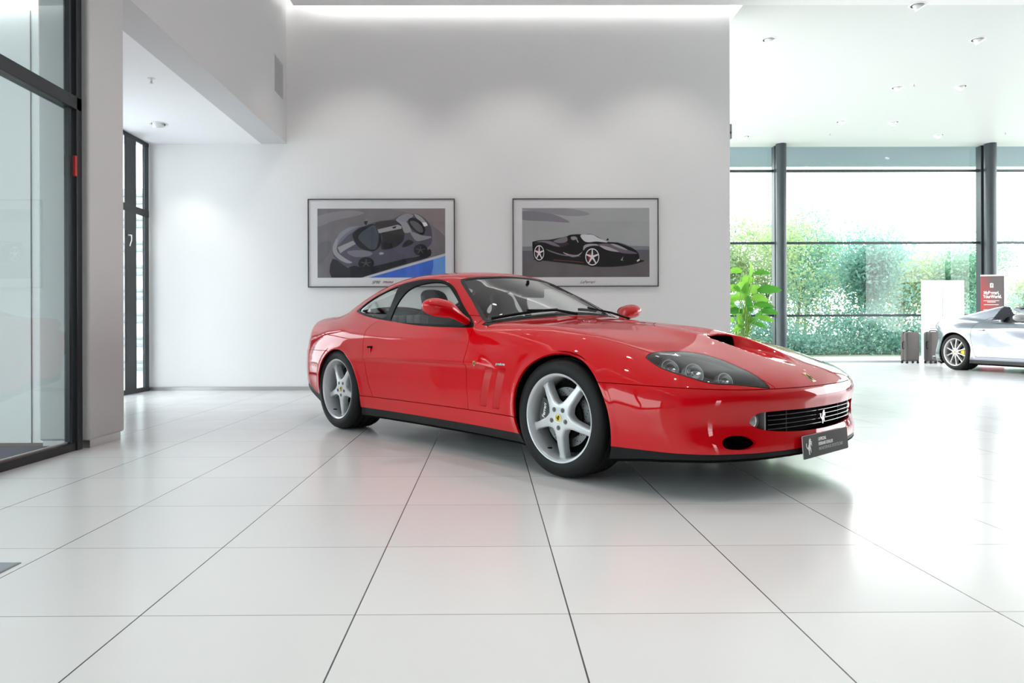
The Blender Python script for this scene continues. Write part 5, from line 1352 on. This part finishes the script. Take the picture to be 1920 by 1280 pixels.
def sil(x, y, z): return smin(sil_body(x, y, z), sil_fly(x, y, z), .05)
def build_silver():
    th = math.radians(-83.4)
    car = thing('convertible_car', 'silver open-top sports car with yellow brake calipers at the right edge', 'car', (10.2841, 10.6649, 0), th)
    M = fix_orient(sil, *surfnet(sil, (-3.95, -1.05, .08), (1.10, 1.05, 1.28), .022))
    for cx in (0, -2.72): _, M = split(M, arch_fn(cx, .345, .385))
    U, M = split(M, lambda V: .150 - V[:, 2]); skin('underbody', U, sil, M_BLKM, car, rim=False)
    L, M = split(M, lambda V: np.minimum(.215 - V[:, 2], 5)); skin('lower_trim', L, sil, mat('carbon_dark', (.03, .03, .032), rough=.3, coat=.6), car, .02)
    IN, M = split(M, lambda V: np.minimum(np.minimum(.60 - np.abs(V[:, 1]), .60 - np.abs(V[:, 0] + 1.48)), np.minimum(.905 - V[:, 2], V[:, 2] - .3))); skin('cockpit_lining', IN, sil, M_LEA, car, rim=False)
    skin('inner_liner', M, sil, M_BLKM, car, offset=-.03, rim=False)
    g = .003
    dr = [(-2.33, .80), (-2.345, .60), (-2.31, .42), (-2.24, .27), (-.62, .27), (-.58, .5), (-.66, .80), (-.74, .99), (-2.16, 1.0), (-2.27, .93)]
    DR, M = split(M, side_fn(dr, .60), g)
    for s in (-1, 1):
        d, _ = split(DR, lambda V: s * V[:, 1]); dd = skin('door', d, sil, M_SIL, car, .02)
        q = MB(); q.box(-2.20, -2.06, s * .935, s * .958, .762, .782); q.build('door_handle', M_SIL, dd, bevel=.006)
    BP, M = split(M, lambda V: np.minimum(-3.12 - V[:, 0], .62 - V[:, 2]), g); skin('rear_bumper', BP, sil, M_SIL, car, .02)
    FP, M = split(M, lambda V: np.minimum(V[:, 0] - .40, .55 - V[:, 2]), g); skin('front_bumper', FP, sil, M_SIL, car, .02)
    HD, M = split(M, plan_fn([(-.80, -.60), (-.80, .60), (.30, .62), (.80, .35), (.80, -.35), (.30, -.62)], .5, sym=False), g); skin('bonnet', HD, sil, M_SIL, car, .02)
    skin('body_shell', M, sil, M_SIL, car, .02)
    # windscreen with frame
    def wsx(t, y): return (-.62 - .95 * t - .22 * (abs(y) / .7) ** 2 * (1 - .4 * t), y * (1 - .14 * t), .905 + .30 * t - .035 * (y / .7) ** 2 * (.5 + t))
    V = []; F = []; n = 14
    for i in range(9):
        for j in range(n + 1): V.append(wsx(i / 8, -.72 + 1.44 * j / n))
    for i in range(8):
        for j in range(n): a = i * (n + 1) + j; F.append((a, a + 1, a + n + 2, a + n + 1))
    link_mesh('windscreen', V, F, M_WS, car, smooth=True)
    for s in (-1, 1):
        q = MB(); q.tube([wsx(t, s * .73) for t in np.linspace(-.02, 1, 10)], [.030] * 10, seg=8); q.build('windscreen_pillar', M_SIL, car, smooth=True)
    q = MB(); q.tube([wsx(1.0, y) for y in np.linspace(-.72, .72, 14)], [.028] * 14, seg=8); q.build('windscreen_header', M_SIL, car, smooth=True)
    def mir(x, y, z):
        e = (np.sqrt(((x + 1.20) / .10) ** 2 + ((y - 1.02) / .13) ** 2 + ((z - .985) / .065) ** 2) - 1) * .07
        p0 = np.array([-1.02, .84, .90]); p1 = np.array([-1.15, .95, .96]); d = p1 - p0; L = d @ d
        t = np.clip(((x - p0[0]) * d[0] + (y - p0[1]) * d[1] + (z - p0[2]) * d[2]) / L, 0, 1)
        return smin(e, np.sqrt((x - p0[0] - t * d[0]) ** 2 + (y - p0[1] - t * d[1]) ** 2 + (z - p0[2] - t * d[2]) ** 2) - .022, .04)
    V, T = fix_orient(mir, *surfnet(mir, (-1.36, .78, .84), (-.94, 1.2, 1.1), .014))
    for s in (-1, 1): link_mesh('door_mirror', V * np.array([1, s, 1]), T if s > 0 else T[:, ::-1].copy(), mat('mirror_grey', (.35, .34, .35), rough=.3, coat=.6), car, smooth=True)
    for yc in (-.36, .36):
        def f(x, y, z):
            u = (x + 1.98) + .25 * (z - .5); w = .22 - .12 * sstep(.84, .98, z)
            b = smax(smax(np.abs(u) - .06, np.abs(y) - w, .06), np.abs(z - .70) - .34, .08)
            c = smax(smax(np.abs(z - .42) - .08, np.abs(y) - .24, .06), np.abs(x + 1.68) - .25, .08); return smin(b, c, .06)
        V, T = fix_orient(f, *surfnet(f, (-2.3, -.3, .25), (-1.35, .3, 1.10), .03)); link_mesh('seat', V + np.array([0, yc, 0]), T, M_LEA, car, smooth=True)
    q = MB(); q.box(-1.05, -.75, -.68, .68, .55, .88); q.build('dashboard', M_LEA, car, bevel=.05, seg=3)
    for cx in (0, -2.72):
        for s in (-1, 1):
            q = MB(); n = 24; R = .40; A_ = [(cx + R * math.cos(PI * 1.2 * k / n - .1 * PI), .345 + R * math.sin(PI * 1.2 * k / n - .1 * PI)) for k in range(n + 1)]
            o_ = [q.bm.verts.new((x, s * .93, z)) for x, z in A_]; i_ = [q.bm.verts.new((x, s * .56, z)) for x, z in A_]
            for k in range(n): q.bm.faces.new((o_[k], o_[k + 1], i_[k + 1], i_[k]))
            q.bm.faces.new(i_); q.build('wheel_well', M_BLKM, car)
    rimm = mat('rim_pale', (.62, .60, .60), rough=.25, metal=.6)
    spk = spoke_mesh(.8, .050, nsp=10, w=(.030, .015, .012, .014, .020), R=.250)
    yc = mat('caliper_yellow', (.80, .58, .01), rough=.35, coat=.5)
    for cx in (0, -2.72):
        for s in (-1, 1): make_wheel(car, (cx, s * .960, .348), s, .350, .15, .012, 1, .96, near=(s < 0), text=False, spk=spk, rimmat=rimm, rim_r=.268, caliper=yc, cal_ang=0 if s < 0 else 180)
    # rear diffuser fin and tail lamp
    q = MB(); q.box(-3.62, -3.30, -.70, .70, .17, .24); q.build('diffuser', mat('carbon_dark', ()), car, bevel=.02) if False else q.build('diffuser', MATS['carbon_dark'], car, bevel=.02)
    for s in (-1, 1): q = MB(); xx = -3.60 + float(vRx(.62)) + float(vRz(.80)); q.cyl((xx + .06, s * .62, .80), (xx - .01, s * .62, .80), .07, seg=24); q.build('tail_lamp', MATS['tail_red'], car, bevel=.006)
build_red()
build_silver()
